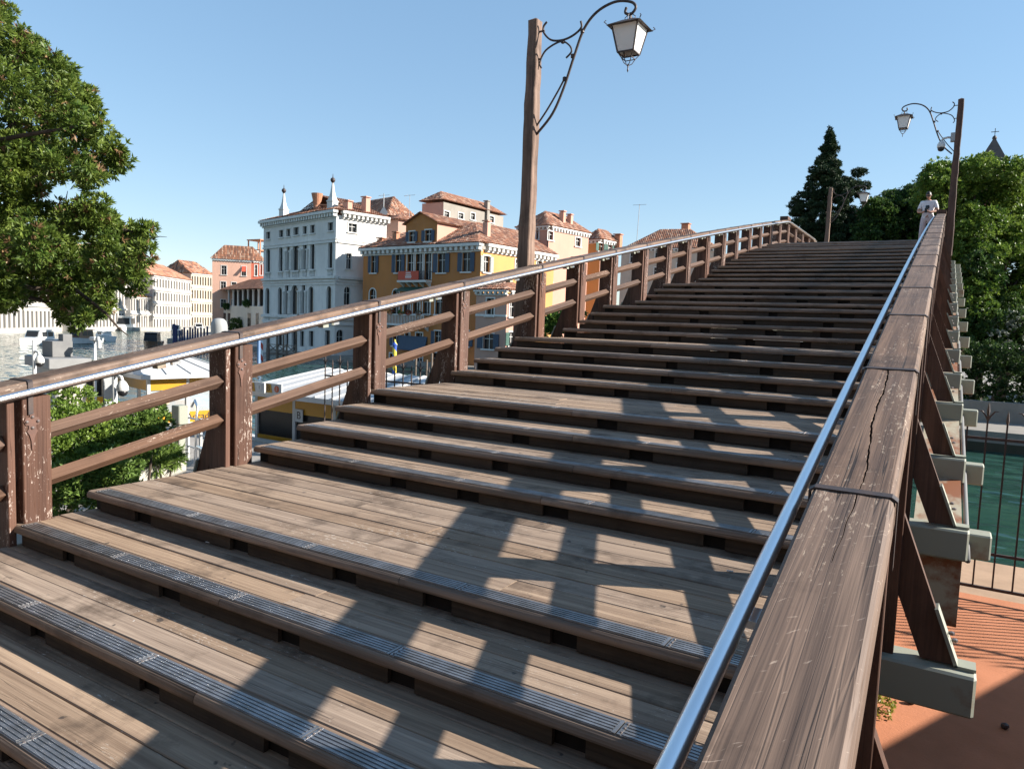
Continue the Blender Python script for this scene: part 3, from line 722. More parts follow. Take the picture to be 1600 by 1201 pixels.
# near evergreen tree at the left
tr = thing('broadleaf_tree', 'large green broadleaf tree hanging over the canal at the left edge', 'tree', W(-330, 800, 12)*1)
tr.location.z = QZ
bx = W(-330, 800, 12)
rr = random.Random(5)
cl = []
def cp(u, v, r, d): p = W(u, v, d); cl.append(((p.x, p.y, p.z), (r*d/F, r*d/F, r*d/F)))
for u, v, r in ((-80, 40, 90), (-20, 60, 45), (20, 60, 30), (40, 45, 16), (50, 95, 36), (-60, 140, 90), (20, 150, 60), (75, 95, 20), (90, 140, 34), (115, 125, 12), (120, 165, 26), (150, 185, 20), (60, 210, 60), (120, 225, 36), (145, 200, 22), (-50, 260, 90), (40, 270, 55), (110, 270, 40), (160, 262, 32), (188, 255, 15), (140, 295, 20), (20, 320, 50), (-60, 370, 90),
                (0, 390, 60), (60, 400, 50), (100, 365, 34), (130, 355, 26), (160, 370, 30), (165, 350, 16), (190, 385, 26), (215, 390, 26), (232, 385, 14), (120, 420, 50), (180, 430, 38), (215, 425, 22), (60, 450, 45), (120, 470, 44), (165, 465, 28), (205, 452, 16), (20, 460, 42), (0, 490, 22), (135, 505, 24), (165, 490, 22), (110, 505, 16), (-60, 480, 60), (150, 512, 12)):
    for q in range(2):
        d = 11.2+rr.uniform(-1.6, 1.6); cp(u-max(0, (210-v)*.17)-6+rr.uniform(-9, 9), v+rr.uniform(-9, 9), r*rr.uniform(.6, .88), d)
for c_, r_ in list(cl):                      # small sprigs that break the outline
    for q in range(3):
        v_ = Vector((rr.gauss(0, 1), rr.gauss(0, 1), rr.gauss(.2, 1))).normalized()*r_[0]*rr.uniform(.95, 1.35); s_ = rr.uniform(.05, .13)
        cl.append(((c_[0]+v_.x, c_[1]+v_.y, c_[2]+v_.z), (s_*1.3, s_*1.3, s_)))
NV = len(cl)
for q in range(40):                          # the crown goes on outside the frame
    cl.append(((bx.x+rr.uniform(-3.5, 2.2), bx.y+rr.uniform(-3.5, 2.0), rr.uniform(CZ-.2, CZ+6.0)), (1.1, 1.1, 1.0)))
foliage('crown', cl[:NV], 118, .088, .0135, ((.052, .10, .016), (.18, .235, .042)), tr, 3, n=10, dry=(.26, .16, .08), dry_p=.045, up=.25, fill=.25, spread=(.25, 1.3))
foliage('rear_crown', cl[NV:], 9, .2, .04, ((.04, .085, .018), (.12, .17, .036)), tr, 4, n=7)
m_ = MB(); limb(m_, (bx.x, bx.y, QZ-.1), (bx.x+.3, bx.y+.2, CZ+.2), .34, .26, rr, .05)
m_.build('trunk', M['bark'], tr, smooth=True)
for c, r in cl[:92:9]:
    m_ = MB(); limb(m_, (bx.x+.3, bx.y+.2, CZ+.2), c, .11, .018, rr, .12, 7); m_.build('branch', M['bark'], tr, smooth=True)
m_ = MB(); p0 = W(160, 515, 11.2); m_.tube([W(120, 470, 11.2), W(165, 505, 11.2), W(185, 528, 11.2), W(200, 540, 11.2)], [.03, .02, .014, .006], 6); m_.build('bare_twig', M['bark'], tr)
m_ = MB(); m_.tube([W(100, 350, 11), W(104, 325, 11), W(106, 315, 11)], [.012, .008, .004], 5); m_.tube([W(235, 390, 11), W(250, 386, 11), W(261, 387, 11)], [.01, .006, .003], 5); m_.build('dead_twig', M['bark'], tr, kind='stuff')

# shrubs below the left railing
def shrub(label, pts, L, Wd, cols, seed, per=260, group='shrubs in the planting bed', nm='shrub', n=8, base=None):
    b = base or QZ; cx = sum(p[0] for p, r in pts)/len(pts); cy = sum(p[1] for p, r in pts)/len(pts)
    t = thing(nm, label, 'shrub', (cx, cy, b), group)
    foliage('foliage', pts, per, L, Wd, cols, t, seed, n=n, up=.5)
    m_ = MB(); r2 = random.Random(seed)
    for p, r in pts[:5]: limb(m_, (cx+r2.uniform(-.2, .2), cy+r2.uniform(-.2, .2), b), p, .03, .01, r2, .1)
    m_.build('stem', M['bark'], t, kind='stuff'); return t
def pxc(lst, d, q=1): return [(tuple(W(u, v, dd or d)), r*(dd or d)/F) for u, v, r, dd in lst]
shrub('bright green dense shrub behind the leftmost railing post', pxc([(95, 660, 45, 9), (120, 640, 34, 9.5), (60, 690, 50, 8.6), (140, 690, 50, 9), (20, 650, 40, 9), (10, 720, 50, 8.5), (180, 670, 36, 9.5), (100, 730, 50, 8.6), (-40, 680, 60, 9)], 9), .056, .012, ((.085, .15, .022), (.22, .31, .055)), 21)
shrub('glossy green shrub between the first two railing posts', pxc([(215, 665, 38, 9.6), (240, 660, 26, 9.8), (190, 700, 42, 9.2), (150, 740, 46, 8.6), (180, 745, 34, 8.4), (120, 765, 44, 8.2), (225, 690, 24, 9.6)], 9), .066, .0145, ((.06, .12, .022), (.17, .25, .055)), 22)
shrub('low yellow green grass tuft behind the iron spikes of the planter', pxc([(215, 718, 14, 10.4), (235, 708, 17, 10.5), (255, 705, 17, 10.6), (270, 712, 14, 10.7), (245, 722, 15, 10.4), (278, 720, 8, 10.7)], 10), .14, .008, ((.09, .16, .03), (.20, .28, .06)), 23, nm='grass_tuft')
pt = thing('stone_planter', 'low pale stone planter wall with rusty iron spikes', 'planter', W(240, 740, 10))
a, b = WZ(190, 752, CZ-2.55), WZ(292, 722, CZ-2.55)
a = W(185, 738, 9.9); b = W(291, 716, 10.9); b.z = a.z
m_ = MB(); dv = (b-a).normalized(); pv = Vector((-dv.y, dv.x, 0))
m_.prism([a, b, b+pv*.35, a+pv*.35], (0, 0, QZ-a.z)); m_.build('wall', M['quay_stone'], pt)
for i in range(8):
    p = a.lerp(b, .12+i*.12)+pv*.12; m_ = MB(); m_.tube([p, p+Vector((0, 0, .30)), p+Vector((.02, 0, .36))], [.012, .012, .003], 6); m_.build('spike', M['iron'], pt)
shrub('leafy far shrub seen through the railing past the lamp post', pxc([(860, 500, 14, 62), (872, 494, 10, 62), (850, 512, 12, 62), (868, 512, 14, 62), (905, 494, 8, 62), (878, 505, 10, 62)], 62), .5, .12, ((.05, .11, .02), (.17, .26, .05)), 24, per=6, nm='far_shrub', base=FQ)

# ---------------------------------------------------------------- trees on the far bank
def far_tree(label, base, pts, cols, seed, per, L, Wd, nm='broadleaf_tree', group='trees on the far bank', dark=None):
    t = thing(nm, label, 'tree', base, group); r2 = random.Random(seed)
    foliage('crown', pts, per, L, Wd, cols, t, seed, n=8, up=.35, spread=(.4, 1.4))
    m_ = MB(); topc = max(p[2] for p, r in pts)
    limb(m_, base, (base[0]+.5, base[1], base[2]+(topc-base[2])*.45), .4, .28, r2, .04); m_.build('trunk', M['bark'], t, smooth=True)
    for p, r in pts[::5]:
        m_ = MB(); limb(m_, (base[0]+.4, base[1], base[2]+(topc-base[2])*.35), p, .14, .03, r2, .1); m_.build('branch', M['bark'], t, smooth=True)
    return t
def cloud(region, n, d, rmin, rmax, seed, dd=4):
    """clumps spread over a crown outline given as pixel ellipses (u, v, ru, rv)"""
    r2 = random.Random(seed); out = []
    for u, v, ru, rv, k in region:
        for i in range(int(k*2.1)):
            a = r2.uniform(0, 2*math.pi); q = math.sqrt(r2.random())*1.04; D = d+r2.uniform(-dd, dd); r = r2.uniform(rmin*.45, rmax*.72)
            p = W(u+math.cos(a)*q*ru, v+math.sin(a)*q*rv, D); out.append(((p.x, p.y, p.z), (r, r, r*.8)))
    return out
g_l = ((.060, .125, .018), (.20, .275, .045))
b0 = W(1530, 560, 47); far_tree('tall bright green tree below the church spire', (b0.x, b0.y, FQ), cloud([(1540, 330, 75, 75, 46), (1480, 300, 32, 35, 18), (1500, 400, 40, 60, 26), (1580, 440, 60, 80, 30)], 0, 47, .75, 1.5, 31), g_l, 31, 15, .22, .052)
b0 = W(1700, 560, 50); far_tree('bright green tree at the right edge of the picture', (b0.x, b0.y, FQ), cloud([(1690, 380, 80, 130, 50), (1620, 300, 30, 40, 12)], 0, 50, .9, 1.6, 32), g_l, 32, 9, .26, .065)
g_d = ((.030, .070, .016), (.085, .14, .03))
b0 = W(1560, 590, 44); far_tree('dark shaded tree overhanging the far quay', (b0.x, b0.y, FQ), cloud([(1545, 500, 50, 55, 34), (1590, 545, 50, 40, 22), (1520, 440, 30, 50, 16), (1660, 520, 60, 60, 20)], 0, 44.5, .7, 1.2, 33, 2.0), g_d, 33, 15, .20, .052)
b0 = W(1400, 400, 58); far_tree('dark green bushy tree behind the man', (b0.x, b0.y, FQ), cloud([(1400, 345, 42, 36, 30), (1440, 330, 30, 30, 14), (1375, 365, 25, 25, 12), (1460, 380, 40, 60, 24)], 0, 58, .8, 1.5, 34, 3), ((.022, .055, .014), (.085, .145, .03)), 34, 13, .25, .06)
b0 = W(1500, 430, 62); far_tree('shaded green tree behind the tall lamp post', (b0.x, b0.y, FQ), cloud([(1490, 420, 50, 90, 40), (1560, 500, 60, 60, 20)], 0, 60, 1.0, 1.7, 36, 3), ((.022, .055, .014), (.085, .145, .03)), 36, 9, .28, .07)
b0 = W(1900, 560, 50); far_tree('green tree on the far quay right of the picture edge', (b0.x, b0.y, FQ), cloud([(1900, 380, 110, 130, 40)], 0, 50, 1.2, 1.9, 37), g_l, 37, 4, .4, .1)  # unseen tree, added to throw shade on the far quay
b0 = W(2200, 560, 56); far_tree('large green tree far right on the far quay', (b0.x, b0.y, FQ), cloud([(2200, 340, 150, 160, 40)], 0, 56, 1.4, 2.2, 38), g_l, 38, 3.5, .45, .11)  # second unseen tree, added for the same shade
hg = thing('hedge', 'dark clipped hedge behind the low wall of the far quay', 'hedge', (4, 48, FQ))
foliage('foliage', [((-7+i*1.25+rr.uniform(-.3, .3), 48.2+rr.uniform(-.4, .4), FQ+.9+j*1.25), (.95, .95, .85)) for i in range(22) for j in range(3)], 12, .22, .055, ((.022, .05, .014), (.06, .105, .026)), hg, 39, n=7)
b0 = W(1590, 545, 44); wf = thing('flowering_shrub', 'pale blossoming shrub in the shade of the far quay', 'shrub', (b0.x, b0.y, FQ))
foliage('foliage', cloud([(1575, 515, 35, 22, 16)], 0, 42.6, .4, .7, 35, .6), 6, .16, .05, ((.16, .18, .14), (.36, .38, .33)), wf, 35, n=6)
# conifer
def conifer():
    top = W(1297, 206, 60); base = Vector((top.x, top.y, FQ)); rng = random.Random(41)
    t = thing('conifer_tree', 'tall dark conifer with drooping tiers behind the bridge crest', 'tree', base)
    m_ = MB(); m_.tube([base, base.lerp(top, .5)+Vector((.1, 0, 0)), top], [.45, .25, .03], 9); m_.build('trunk', M['bark'], t, smooth=True)
    H = top.z-base.z; cl = []
    for i in range(620):
        f = rng.random()**.75; z = top.z-f*H*.74-.1
        reach = float(np.interp(f, (0, .06, .12, .2, .28, .42, .6, 1), (.1, .4, .75, 1.7, 2.6, 3.3, 3.8, 4.0)))*(.78+.22*math.sin(i*2.399*3+f*31))
        a = i*2.39996; ln = reach*rng.uniform(.45, 1.0)
        c = base+Vector((math.cos(a)*ln, math.sin(a)*ln, 0)); c.z = z-.05*ln+.12*math.sin(i)
        r = rng.uniform(.34, .62)*(.5+.7*f); cl.append(((c.x, c.y, c.z), (r, r, r*.55)))
    for f in np.linspace(0, .2, 16):
        c = top.lerp(base, f); cl.append(((c.x+rng.uniform(-.1, .1), c.y, c.z), (.14+f*1.6, .14+f*1.6, .35)))
    for u, v, r in ((1340, 270, 9), (1349, 268, 6), (1335, 290, 12), (1352, 290, 8)):
        p = W(u, v, 60); cl.append(((p.x, p.y, p.z), (r*60/F, r*60/F, r*40/F)))
    foliage('crown', cl, 60, .20, .034, ((.014, .032, .014), (.045, .075, .026)), t, 41, n=8, mat='needle', up=-.05, droop=.15, fill=.3)
conifer()
# ---------------------------------------------------------------- buildings
def stucco(name, c, dark=.72, patch=0.5, scale=.35):
    t = NT(name); n = t.noise(t.coords((scale, scale, scale*.7)), 1, 6, 0.62); n2 = t.noise(t.coords((2.2, 2.2, .6)), 1, 5, 0.6); n3 = t.noise(t.coords((7, 7, 7)), 1, 4, 0.6)
    col = t.mix(t.ramp(n, 0.35, 0.68), tuple(x*dark for x in c), c)
    col = t.mix(t.math('MULTIPLY', t.ramp(n2, 0.56, 0.72), patch), col, tuple(x*.6+.06 for x in c))
    t.set('Base Color', col); t.set('Roughness', 0.88); t.bump(n3, 0.15, 0.03); return t.m
def brickish(name, c): return plain(name, c, tuple(x*.7 for x in c), 1.5, rough=.9, bump=.3)
M['istria'] = stucco('white_stone', (.72, .695, .655), .74, .6, .25)
M['ochre'] = stucco('ochre_stucco', (.45, .18, .052), .80, .5)
M['ochre_lit_copy'] = stucco('lit_ochre_stucco', (.56, .285, .095), .85, .4)  # lit copy of the ochre stucco; side wall's sunlight put into colour
M['peach'] = stucco('peach_stucco', (.52, .285, .21), .88, .35)
M['pinkbrown'] = stucco('pink_brown_stucco', (.50, .31, .24), .8, .5)
M['greywall'] = stucco('grey_plaster', (.30, .27, .23), .75, .6)
M['pink'] = stucco('pink_stucco', (.62, .37, .27), .85, .4)
M['red'] = stucco('red_stucco', (.42, .10, .055), .8, .4)
M['cream'] = stucco('cream_stone', (.58, .53, .45), .85, .3)
M['beige'] = stucco('beige_stucco', (.50, .42, .34), .82, .5)
M['trim'] = plain('white_stone_trim', (.66, .65, .62), (.52, .51, .48), 1.5, rough=.8)
M['shutter_blue'] = plain('blue_shutter_paint', (.030, .055, .095), (.045, .075, .12), 3, rough=.6)
M['shutter_green'] = plain('green_shutter_paint', (.03, .085, .065), (.045, .11, .085), 3, rough=.6)
M['shutter_grey'] = plain('grey_shutter_paint', (.34, .35, .33), (.27, .28, .27), 3, rough=.6)
M['banner'] = plain('red_banner', (.52, .085, .045), (.47, .075, .04), 2, rough=.7)
M['brick'] = plain('chimney_brick', (.46, .22, .13), (.33, .15, .09), 4, rough=.9, bump=.3)
def tile_mat():
    t = NT('roof_tile'); a = t.node('ShaderNodeVertexColor', layer_name='Col'); n = t.noise(t.coords((1, 1, 1), False), 1.3, 5, .6)
    t.set('Base Color', t.mix(t.math('MULTIPLY', t.ramp(n, .5, .75), .45), a.outputs['Color'], (.10, .065, .05))); t.set('Roughness', .9); return t.m
M['tile'] = tile_mat()

class Fac:
    """a vertical facade plane: origin (x, y), azimuth of its run; s runs along it, Z up, n points outward"""
    def __init__(s, x, y, az, flip=False):
        s.o = np.array([x, y]); a = math.radians(az); s.d = np.array([math.sin(a), math.cos(a)])
        n = np.array([s.d[1], -s.d[0]]); s.n = n if np.dot(n, -s.o) > 0 else -n
    def p(s, a, z, out=0.0):
        q = s.o+s.d*a+s.n*out; return Vector((q[0], q[1], z))
    def px(s, u, v):
        r = ray(u, v); A = np.array([[r[0], -s.d[0]], [r[1], -s.d[1]]]); t, a = np.linalg.solve(A, s.o); return a, CZ+r[2]*t
    def rect(s, u0, u1, v0, v1):
        um, vm = (u0+u1)/2, (v0+v1)/2
        s0, s1 = s.px(u0, vm)[0], s.px(u1, vm)[0]; z1, z0 = s.px(um, v0)[1], s.px(um, v1)[1]
        return (min(s0, s1), max(s0, s1), min(z0, z1), max(z0, z1))
    def slab(s, m_, s0, s1, z0, z1, o0, o1):
        m_.prism([s.p(s0, z0, o0), s.p(s1, z0, o0), s.p(s1, z0, o1), s.p(s0, z0, o1)], (0, 0, z1-z0))
def wall(fac, s0, s1, z0, z1, holes, mat, parent, arches=(), reveal=.28, name='wall'):
    S = sorted({s0, s1, *[min(max(h[0], s0), s1) for h in holes], *[min(max(h[1], s0), s1) for h in holes]}); Zs = sorted({z0, z1, *[min(max(h[2], z0), z1) for h in holes], *[min(max(h[3], z0), z1) for h in holes]})
    m_ = MB()
    for a, b in zip(S[:-1], S[1:]):
        for c, d in zip(Zs[:-1], Zs[1:]):
            cs, cz = (a+b)/2, (c+d)/2
            if any(h[0] < cs < h[1] and h[2] < cz < h[3] for h in holes): continue
            m_.quad(fac.p(a, c), fac.p(b, c), fac.p(b, d), fac.p(a, d))
    for i, h in enumerate(holes):
        a, b, c, d = h[:4]
        for q in (((a, c), (a, d)), ((b, c), (b, d)), ((a, c), (b, c)), ((a, d), (b, d))):
            m_.quad(fac.p(*q[0]), fac.p(*q[1]), fac.p(*q[1], -reveal), fac.p(*q[0], -reveal))
        if i in arches:
            r = (b-a)/2; cx = (a+b)/2; N = 8
            for sg in (-1, 1):
                pts = [(cx+sg*r, d)]+[(cx+sg*r*math.cos(t), d-r+r*math.sin(t)) for t in [j*math.pi/2/N for j in range(N+1)]]
                for oo in (-.01,): m_.add([fac.p(x, z, oo) for x, z in pts], [(0, j, j+1) for j in range(1, N+1)])
                m_.add([fac.p(x, z, oo) for x, z in pts[1:] for oo in (-.01, -reveal)], [(2*j, 2*j+2, 2*j+3, 2*j+1) for j in range(N)])
    return m_.build(name, mat, parent)
def window(fac, h, parent, frame='trim', shutters=None, sill=True, surround=.13, depth=.22, arch=False, mull=1, open_sh=True, pane='pane', cross=True):
    a, b, c, d = h[:4]; m_ = MB(); w = surround
    if w:
        fac.slab(m_, a-w, a, c, d-(b-a)/2*arch, 0.0, .05); fac.slab(m_, b, b+w, c, d-(b-a)/2*arch, 0.0, .05)
        if not arch: fac.slab(m_, a-w, b+w, d, d+w, 0.0, .06)
        else:
            r = (b-a)/2; cx = (a+b)/2; N = 10
            for j in range(N):
                t0, t1 = math.pi*j/N, math.pi*(j+1)/N
                q = [(cx+math.cos(t)*R, d-r+math.sin(t)*R) for t, R in ((t0, r), (t1, r), (t1, r+w), (t0, r+w))]
                m_.prism([fac.p(x, z, 0.0) for x, z in q], tuple(Vector((*(fac.n*.05), 0))))
        if sill: fac.slab(m_, a-w-.08, b+w+.08, c-.14, c, 0.0, .16)
    else: fac.slab(m_, a, a+.05, c, d, -depth+.005, -depth+.05)
    wo = m_.build('window', M[frame], parent)
    m_ = MB(); m_.quad(fac.p(a, c, -depth), fac.p(b, c, -depth), fac.p(b, d, -depth), fac.p(a, d, -depth)); m_.build('pane', M[pane], wo)
    if mull:
        m_ = MB(); f = .055
        for q in range(mull): x = a+(b-a)*(q+1)/(mull+1); fac.slab(m_, x-f/2, x+f/2, c+.001, d-.001, -depth+.01, -depth+.07)
        if cross: fac.slab(m_, a+.001, b-.001, c+(d-c)*.66-f/2, c+(d-c)*.66+f/2, -depth+.012, -depth+.065)
        m_.build('glazing_bar', M['brick' if frame == 'brown' else 'void_black' if frame == 'iron' else 'trim'], wo)
    if shutters:
        sw = (b-a)*.52
        for sg in (-1, 1):
            e = a-w*.3 if sg < 0 else b+w*.3
            m_ = MB(); fac.slab(m_, e, e+sg*sw, c+.02, d-.02, .065, .105)
            for j in range(int((d-c)/.16)):
                z = c+.08+j*.16; fac.slab(m_, e+sg*.06, e+sg*(sw-.06), z, z+.05, .1, .125)
            m_.build('shutter', M[shutters], wo)
    return wo
def cornice(fac, s0, s1, z, parent, h=.55, out=.5, dent=.28, step=.62, mat='trim'):
    m_ = MB(); fac.slab(m_, s0-.1, s1+.1, z-h*.35, z, 0.0, out); fac.slab(m_, s0, s1, z-h, z-h*.82, 0.0, .12)
    co = m_.build('cornice', M[mat], parent)
    m_ = MB(); x = s0+.1
    while x < s1: fac.slab(m_, x, x+dent, z-h*.80, z-h*.352, 0.0, out*.8); x += step
    m_.build('dentils', M[mat], co, kind='stuff'); return co
def tiles(polys, parent, name='roof_tiles', seed=1, cw=.30, rh=.46, c0=(.33, .15, .088), c1=(.20, .10, .07), c2=(.43, .27, .19)):
    """polys: list of (corner points, eave direction): half-round tiles laid in columns up the slope"""
    rng = np.random.default_rng(seed); V = []; Fs = []; C = []
    bm_ = MB()
    for pts, e in polys:
        pts = [np.array(p, float) for p in pts]; e = np.array(e, float); e /= np.linalg.norm(e)
        nrm = np.zeros(3)
        for i in range(1, len(pts)-1): nrm += np.cross(pts[i]-pts[0], pts[i+1]-pts[0])
        nrm /= np.linalg.norm(nrm)+1e-9
        if nrm[2] < 0: nrm = -nrm
        g = np.cross(nrm, e); g /= np.linalg.norm(g)
        if g[2] < 0: g = -g
        bm_.add([tuple(p-nrm*.04) for p in pts], [tuple(range(len(pts)))])
        o = pts[0]; q = [((p-o)@e, (p-o)@g) for p in pts]
        x0, x1 = min(a for a, b in q), max(a for a, b in q)
        for x in np.arange(x0+cw/2, x1, cw):
            ys = []
            for i in range(len(q)):
                (a, b), (c, d) = q[i], q[(i+1) % len(q)]
                if (a-x)*(c-x) < 0 or a == x: ys.append(b+(d-b)*((x-a)/(c-a) if c != a else 0))
            if len(ys) < 2: continue
            y0, y1 = min(ys), max(ys)
            n = max(1, int((y1-y0)/rh)); hgt = (y1-y0)/n
            for j in range(n):
                ya, yb = y0+j*hgt-.03, y0+(j+1)*hgt; base = len(V)
                jx = rng.uniform(-.012, .012); up = rng.uniform(0, .02)
                for yy, lift in ((ya, .035+up), (yb, .0)):
                    for th in (-1, -.5, .5, 1):
                        lx = jx+th*cw*.46; lz = (1-th*th)*cw*.30+lift
                        V.append(o+e*(x+lx)+g*yy+nrm*lz)
                for k in range(3): Fs.append((base+k, base+k+1, base+5+k, base+4+k))
                t = rng.random(); cc = np.array(c0) if t < .55 else np.array(c1) if t < .8 else np.array(c2)
                C += [cc*rng.uniform(.75, 1.15)]*8
    bo = bm_.build('roof', M['brick'], parent)
    if V: np_mesh(name, np.array(V), np.array(Fs), M['tile'], bo, np.array(C), kind='stuff')
    return bo
def chimney(p, w, h, parent, mat='brick', flare=False, cap=True):
    m_ = MB()
    if flare: m_.lathe(p, [(w*.5, 0), (w*.5, h*.38), (w*.62, h*.42), (w*.62, h*.5), (w*.55, h*.55), (w*.95, h*.97), (w*.98, h), (w*.85, h)], 16)
    else:
        m_.box((p[0], p[1], p[2]+h/2), (w, w, h))
        if cap: m_.box((p[0], p[1], p[2]+h+.16), (w*1.25, w*1.25, .12)); m_.box((p[0], p[1], p[2]+h+.06), (w*.6, w*.6, .2))
    return m_.build('chimney', M[mat], parent)
def XY(u, d): p = W(u, 500, d); return p.x, p.y
def inter(fac, u): return fac.px(u, 500)[0]

# -- white palazzo
wx, wy = XY(523, 85.9)
wf_ = Fac(wx, wy, -75.9); ws_ = Fac(wx, wy, 14.1)
WE = wf_.px(523, 336)[1]; wlen = inter(wf_, 411)
wp = thing('white_palazzo', 'white stone palazzo with two roof obelisks and arched windows', 'building', (wx, wy, 0))
att = [wf_.rect(*r) for r in ((416.2, 422.2, 362.3, 373.6), (436.3, 442.7, 359.5, 370.9), (447.6, 453.6, 357.7, 369.6), (459, 467, 355.4, 367.4), (473.4, 479.5, 353.6, 366), (485, 492, 351.6, 364.4), (512.6, 520.7, 347.6, 360.6))]
p2 = [wf_.rect(*r) for r in ((416.2, 422.5, 388.7, 425), (436, 442, 385.7, 423.7), (448, 453, 384.5, 422.5), (457.5, 468, 381, 422.5), (473.7, 479.5, 381.5, 421), (485, 492, 380, 420.5), (513, 520, 377.5, 418.7))]
p1 = [wf_.rect(*r) for r in ((415, 421.5, 450, 490), (434.5, 441, 449, 491), (445.5, 451, 446, 491), (455.5, 466, 445, 491), (471.7, 477, 445, 490), (482.5, 490, 447.5, 489), (510.5, 518, 447, 489))]
g0 = [wf_.rect(*r) for r in ((417, 422, 518, 538), (434, 441, 518, 540), (446, 451, 517, 540), (456, 465, 512, 555), (469, 475, 517, 541), (483, 490, 517, 541), (508, 516, 516, 541))]
holes = att+p2+p1+g0; ar = {7, 8, 10, 12, 13, 14, 15, 17, 19, 20, 24}
wall(wf_, 0, wlen, -.3, WE, holes, M['istria'], wp, ar)
for i, h in enumerate(holes):
    window(wf_, h, wp, surround=.10 if i < 7 else .16, arch=i in ar, sill=i < 7, mull=0, frame='trim')
sh = [ws_.rect(*r) for r in ((544.5, 557.5, 349.5, 363), (541, 549, 396, 420), (537.5, 547, 448, 476), (525.5, 536, 515, 548))]
slen = inter(ws_, 601)
wall(ws_, 0, slen, -.3, WE, sh, M['istria'], wp, {2, 3})
for i, h in enumerate(sh): window(ws_, h, wp, surround=.12, arch=i in (2, 3), pane='pane', sill=i < 2)
m_ = MB(); a, b, c, d = wf_.p(0, -.3), wf_.p(wlen, -.3), None, None; e1 = wf_.p(wlen, -.3)+Vector((*(ws_.d*slen), 0)); e2 = ws_.p(slen, -.3)
for q0, q1 in ((b, e1), (e1, e2)): m_.quad(q0, q1, q1+Vector((0, 0, WE+.3)), q0+Vector((0, 0, WE+.3)))
m_.build('rear_wall', M['istria'], wp)
cornice(wf_, -.3, wlen+.3, WE+.55, wp, h=.9, out=.65); cornice(ws_, .66, slen, WE+.55, wp, h=.9, out=.65)
for v0, hgt, o in ((371.5, .16, .10), (375.5, .22, .16), (431, .30, .35), (437, .2, .18), (442, .18, .12), (495, .34, .3), (505, .25, .2)):
    for fc, L, uu in ((wf_, wlen, 523), (ws_, slen, 523)):
        z = fc.px(uu, v0)[1]; m_ = MB(); fc.slab(m_, -o if fc is wf_ else o, L, z-hgt, z, 0, o); m_.build('string_course', M['trim'], wp)
for rows, zz in ((p2, 418), (p1, 489)):                      # columns of the central lights, balustrade panels
    for i in (2, 3, 4):
        for ed in (rows[i][0]-.22, rows[i][1]+.22):
            m_ = MB(); q = wf_.p(ed, rows[i][2], .12); m_.lathe(q, [(.17, 0), (.15, .2), (.13, (rows[i][3]-rows[i][2])*.72), (.2, (rows[i][3]-rows[i][2])*.76), (.2, (rows[i][3]-rows[i][2])*.80)], 8); m_.build('column', M['trim'], wp, smooth=True)
    for h in rows:
        m_ = MB()
        for j in range(5): q = h[0]+(h[1]-h[0])*(j+.5)/5; m_.lathe(wf_.p(q, h[2]-1.05, .12), [(.05, 0), (.09, .3), (.05, .55), (.08, .85)], 6)
        wf_.slab(m_, h[0]-.2, h[1]+.2, h[2]-.2, h[2]-.02, 0, .28); wf_.slab(m_, h[0]-.2, h[1]+.2, h[2]-1.2, h[2]-1.05, 0, .28); m_.build('balustrade', M['trim'], wp, kind='stuff')
RZ = WE+.6
r0, r1, r2, r3 = wf_.p(-.5, RZ, .5), wf_.p(wlen+.5, RZ, .5), wf_.p(wlen+.5, RZ)+Vector((*(ws_.d*slen), 0)), ws_.p(slen, RZ, .5)
rA, rB = (r0+r1)/2+Vector((*(ws_.d*8), 3.0)), (r2+r3)/2+Vector((*(ws_.d*-4), 3.0))
tiles([((r0, r1, rA), wf_.d.tolist()+[0]), ((r0, r3, rB, rA), ws_.d.tolist()+[0]), ((r1, r2, rB, rA), ws_.d.tolist()+[0])], wp, seed=51)
def obelisk(u, vb, vp, vt, s_):
    q = wf_.p(inter(wf_, u), 0, -.9); d = (Vector((q.x, q.y, 0))).dot(Vector((AF[0], AF[1], 0)))/ (AF[0]**2+AF[1]**2)**.5
    zb, zp, zt = [W(u, v, d)[2] for v in (vb, vp, vt)]
    m_ = MB(); w = s_; m_.prism([(q.x-w, q.y-w, zb-.6), (q.x+w, q.y-w, zb-.6), (q.x+w, q.y+w, zb-.6), (q.x-w, q.y+w, zb-.6)], (0, 0, zp-zb+.6))
    m_.box((q.x, q.y, zp+.06), (w*2.3, w*2.3, .14))
    V = []
    for f, z in ((.95, zp+.12), (.62, zp+(zt-zp)*.28), (.42, zp+(zt-zp)*.5), (.16, zt)): V += [(q.x+a*w*f, q.y+b*w*f, z) for a, b in ((-1, -1), (1, -1), (1, 1), (-1, 1))]
    m_.add(V, [(0, 3, 2, 1), (12, 13, 14, 15)]+[(r*4+i, r*4+(i+1) % 4, r*4+4+(i+1) % 4, r*4+4+i) for r in range(3) for i in range(4)])
    ob = m_.build('obelisk', M['trim'], wp)
    m_ = MB(); m_.lathe((q.x, q.y, zt-.05), [(.05, 0), (.12, .08), (.26, .25), (.30, .40), (.24, .58), (.06, .70), (.02, 1.15)], 12); m_.build('finial', M['iron'], ob, smooth=True)
obelisk(431.8, 349, 330.5, 305, .42); obelisk(506.5, 336, 318, 289.5, .46)
q = wf_.p(inter(wf_, 468.5), 0, -2.2); chimney((q.x, q.y, RZ-.3), .74, 3.3, wp, flare=True)
q = wf_.p(inter(wf_, 490), 0, -2.6); m_ = MB(); m_.box((q.x, q.y, RZ+.55), (2.2, 1.4, 1.1), rz=.3); m_.box((q.x, q.y, RZ+1.18), (2.9, 2.0, .16), rz=.3); m_.build('dormer', M['brick'], wp)
for u, v, hh in ((577, 342, 2.0), (549, 333, 1.2)):
    s_, z_ = ws_.px(u, v); q = ws_.p(s_, 0, -.8); chimney((q.x, q.y, RZ), .75, hh, wp, mat='peach')
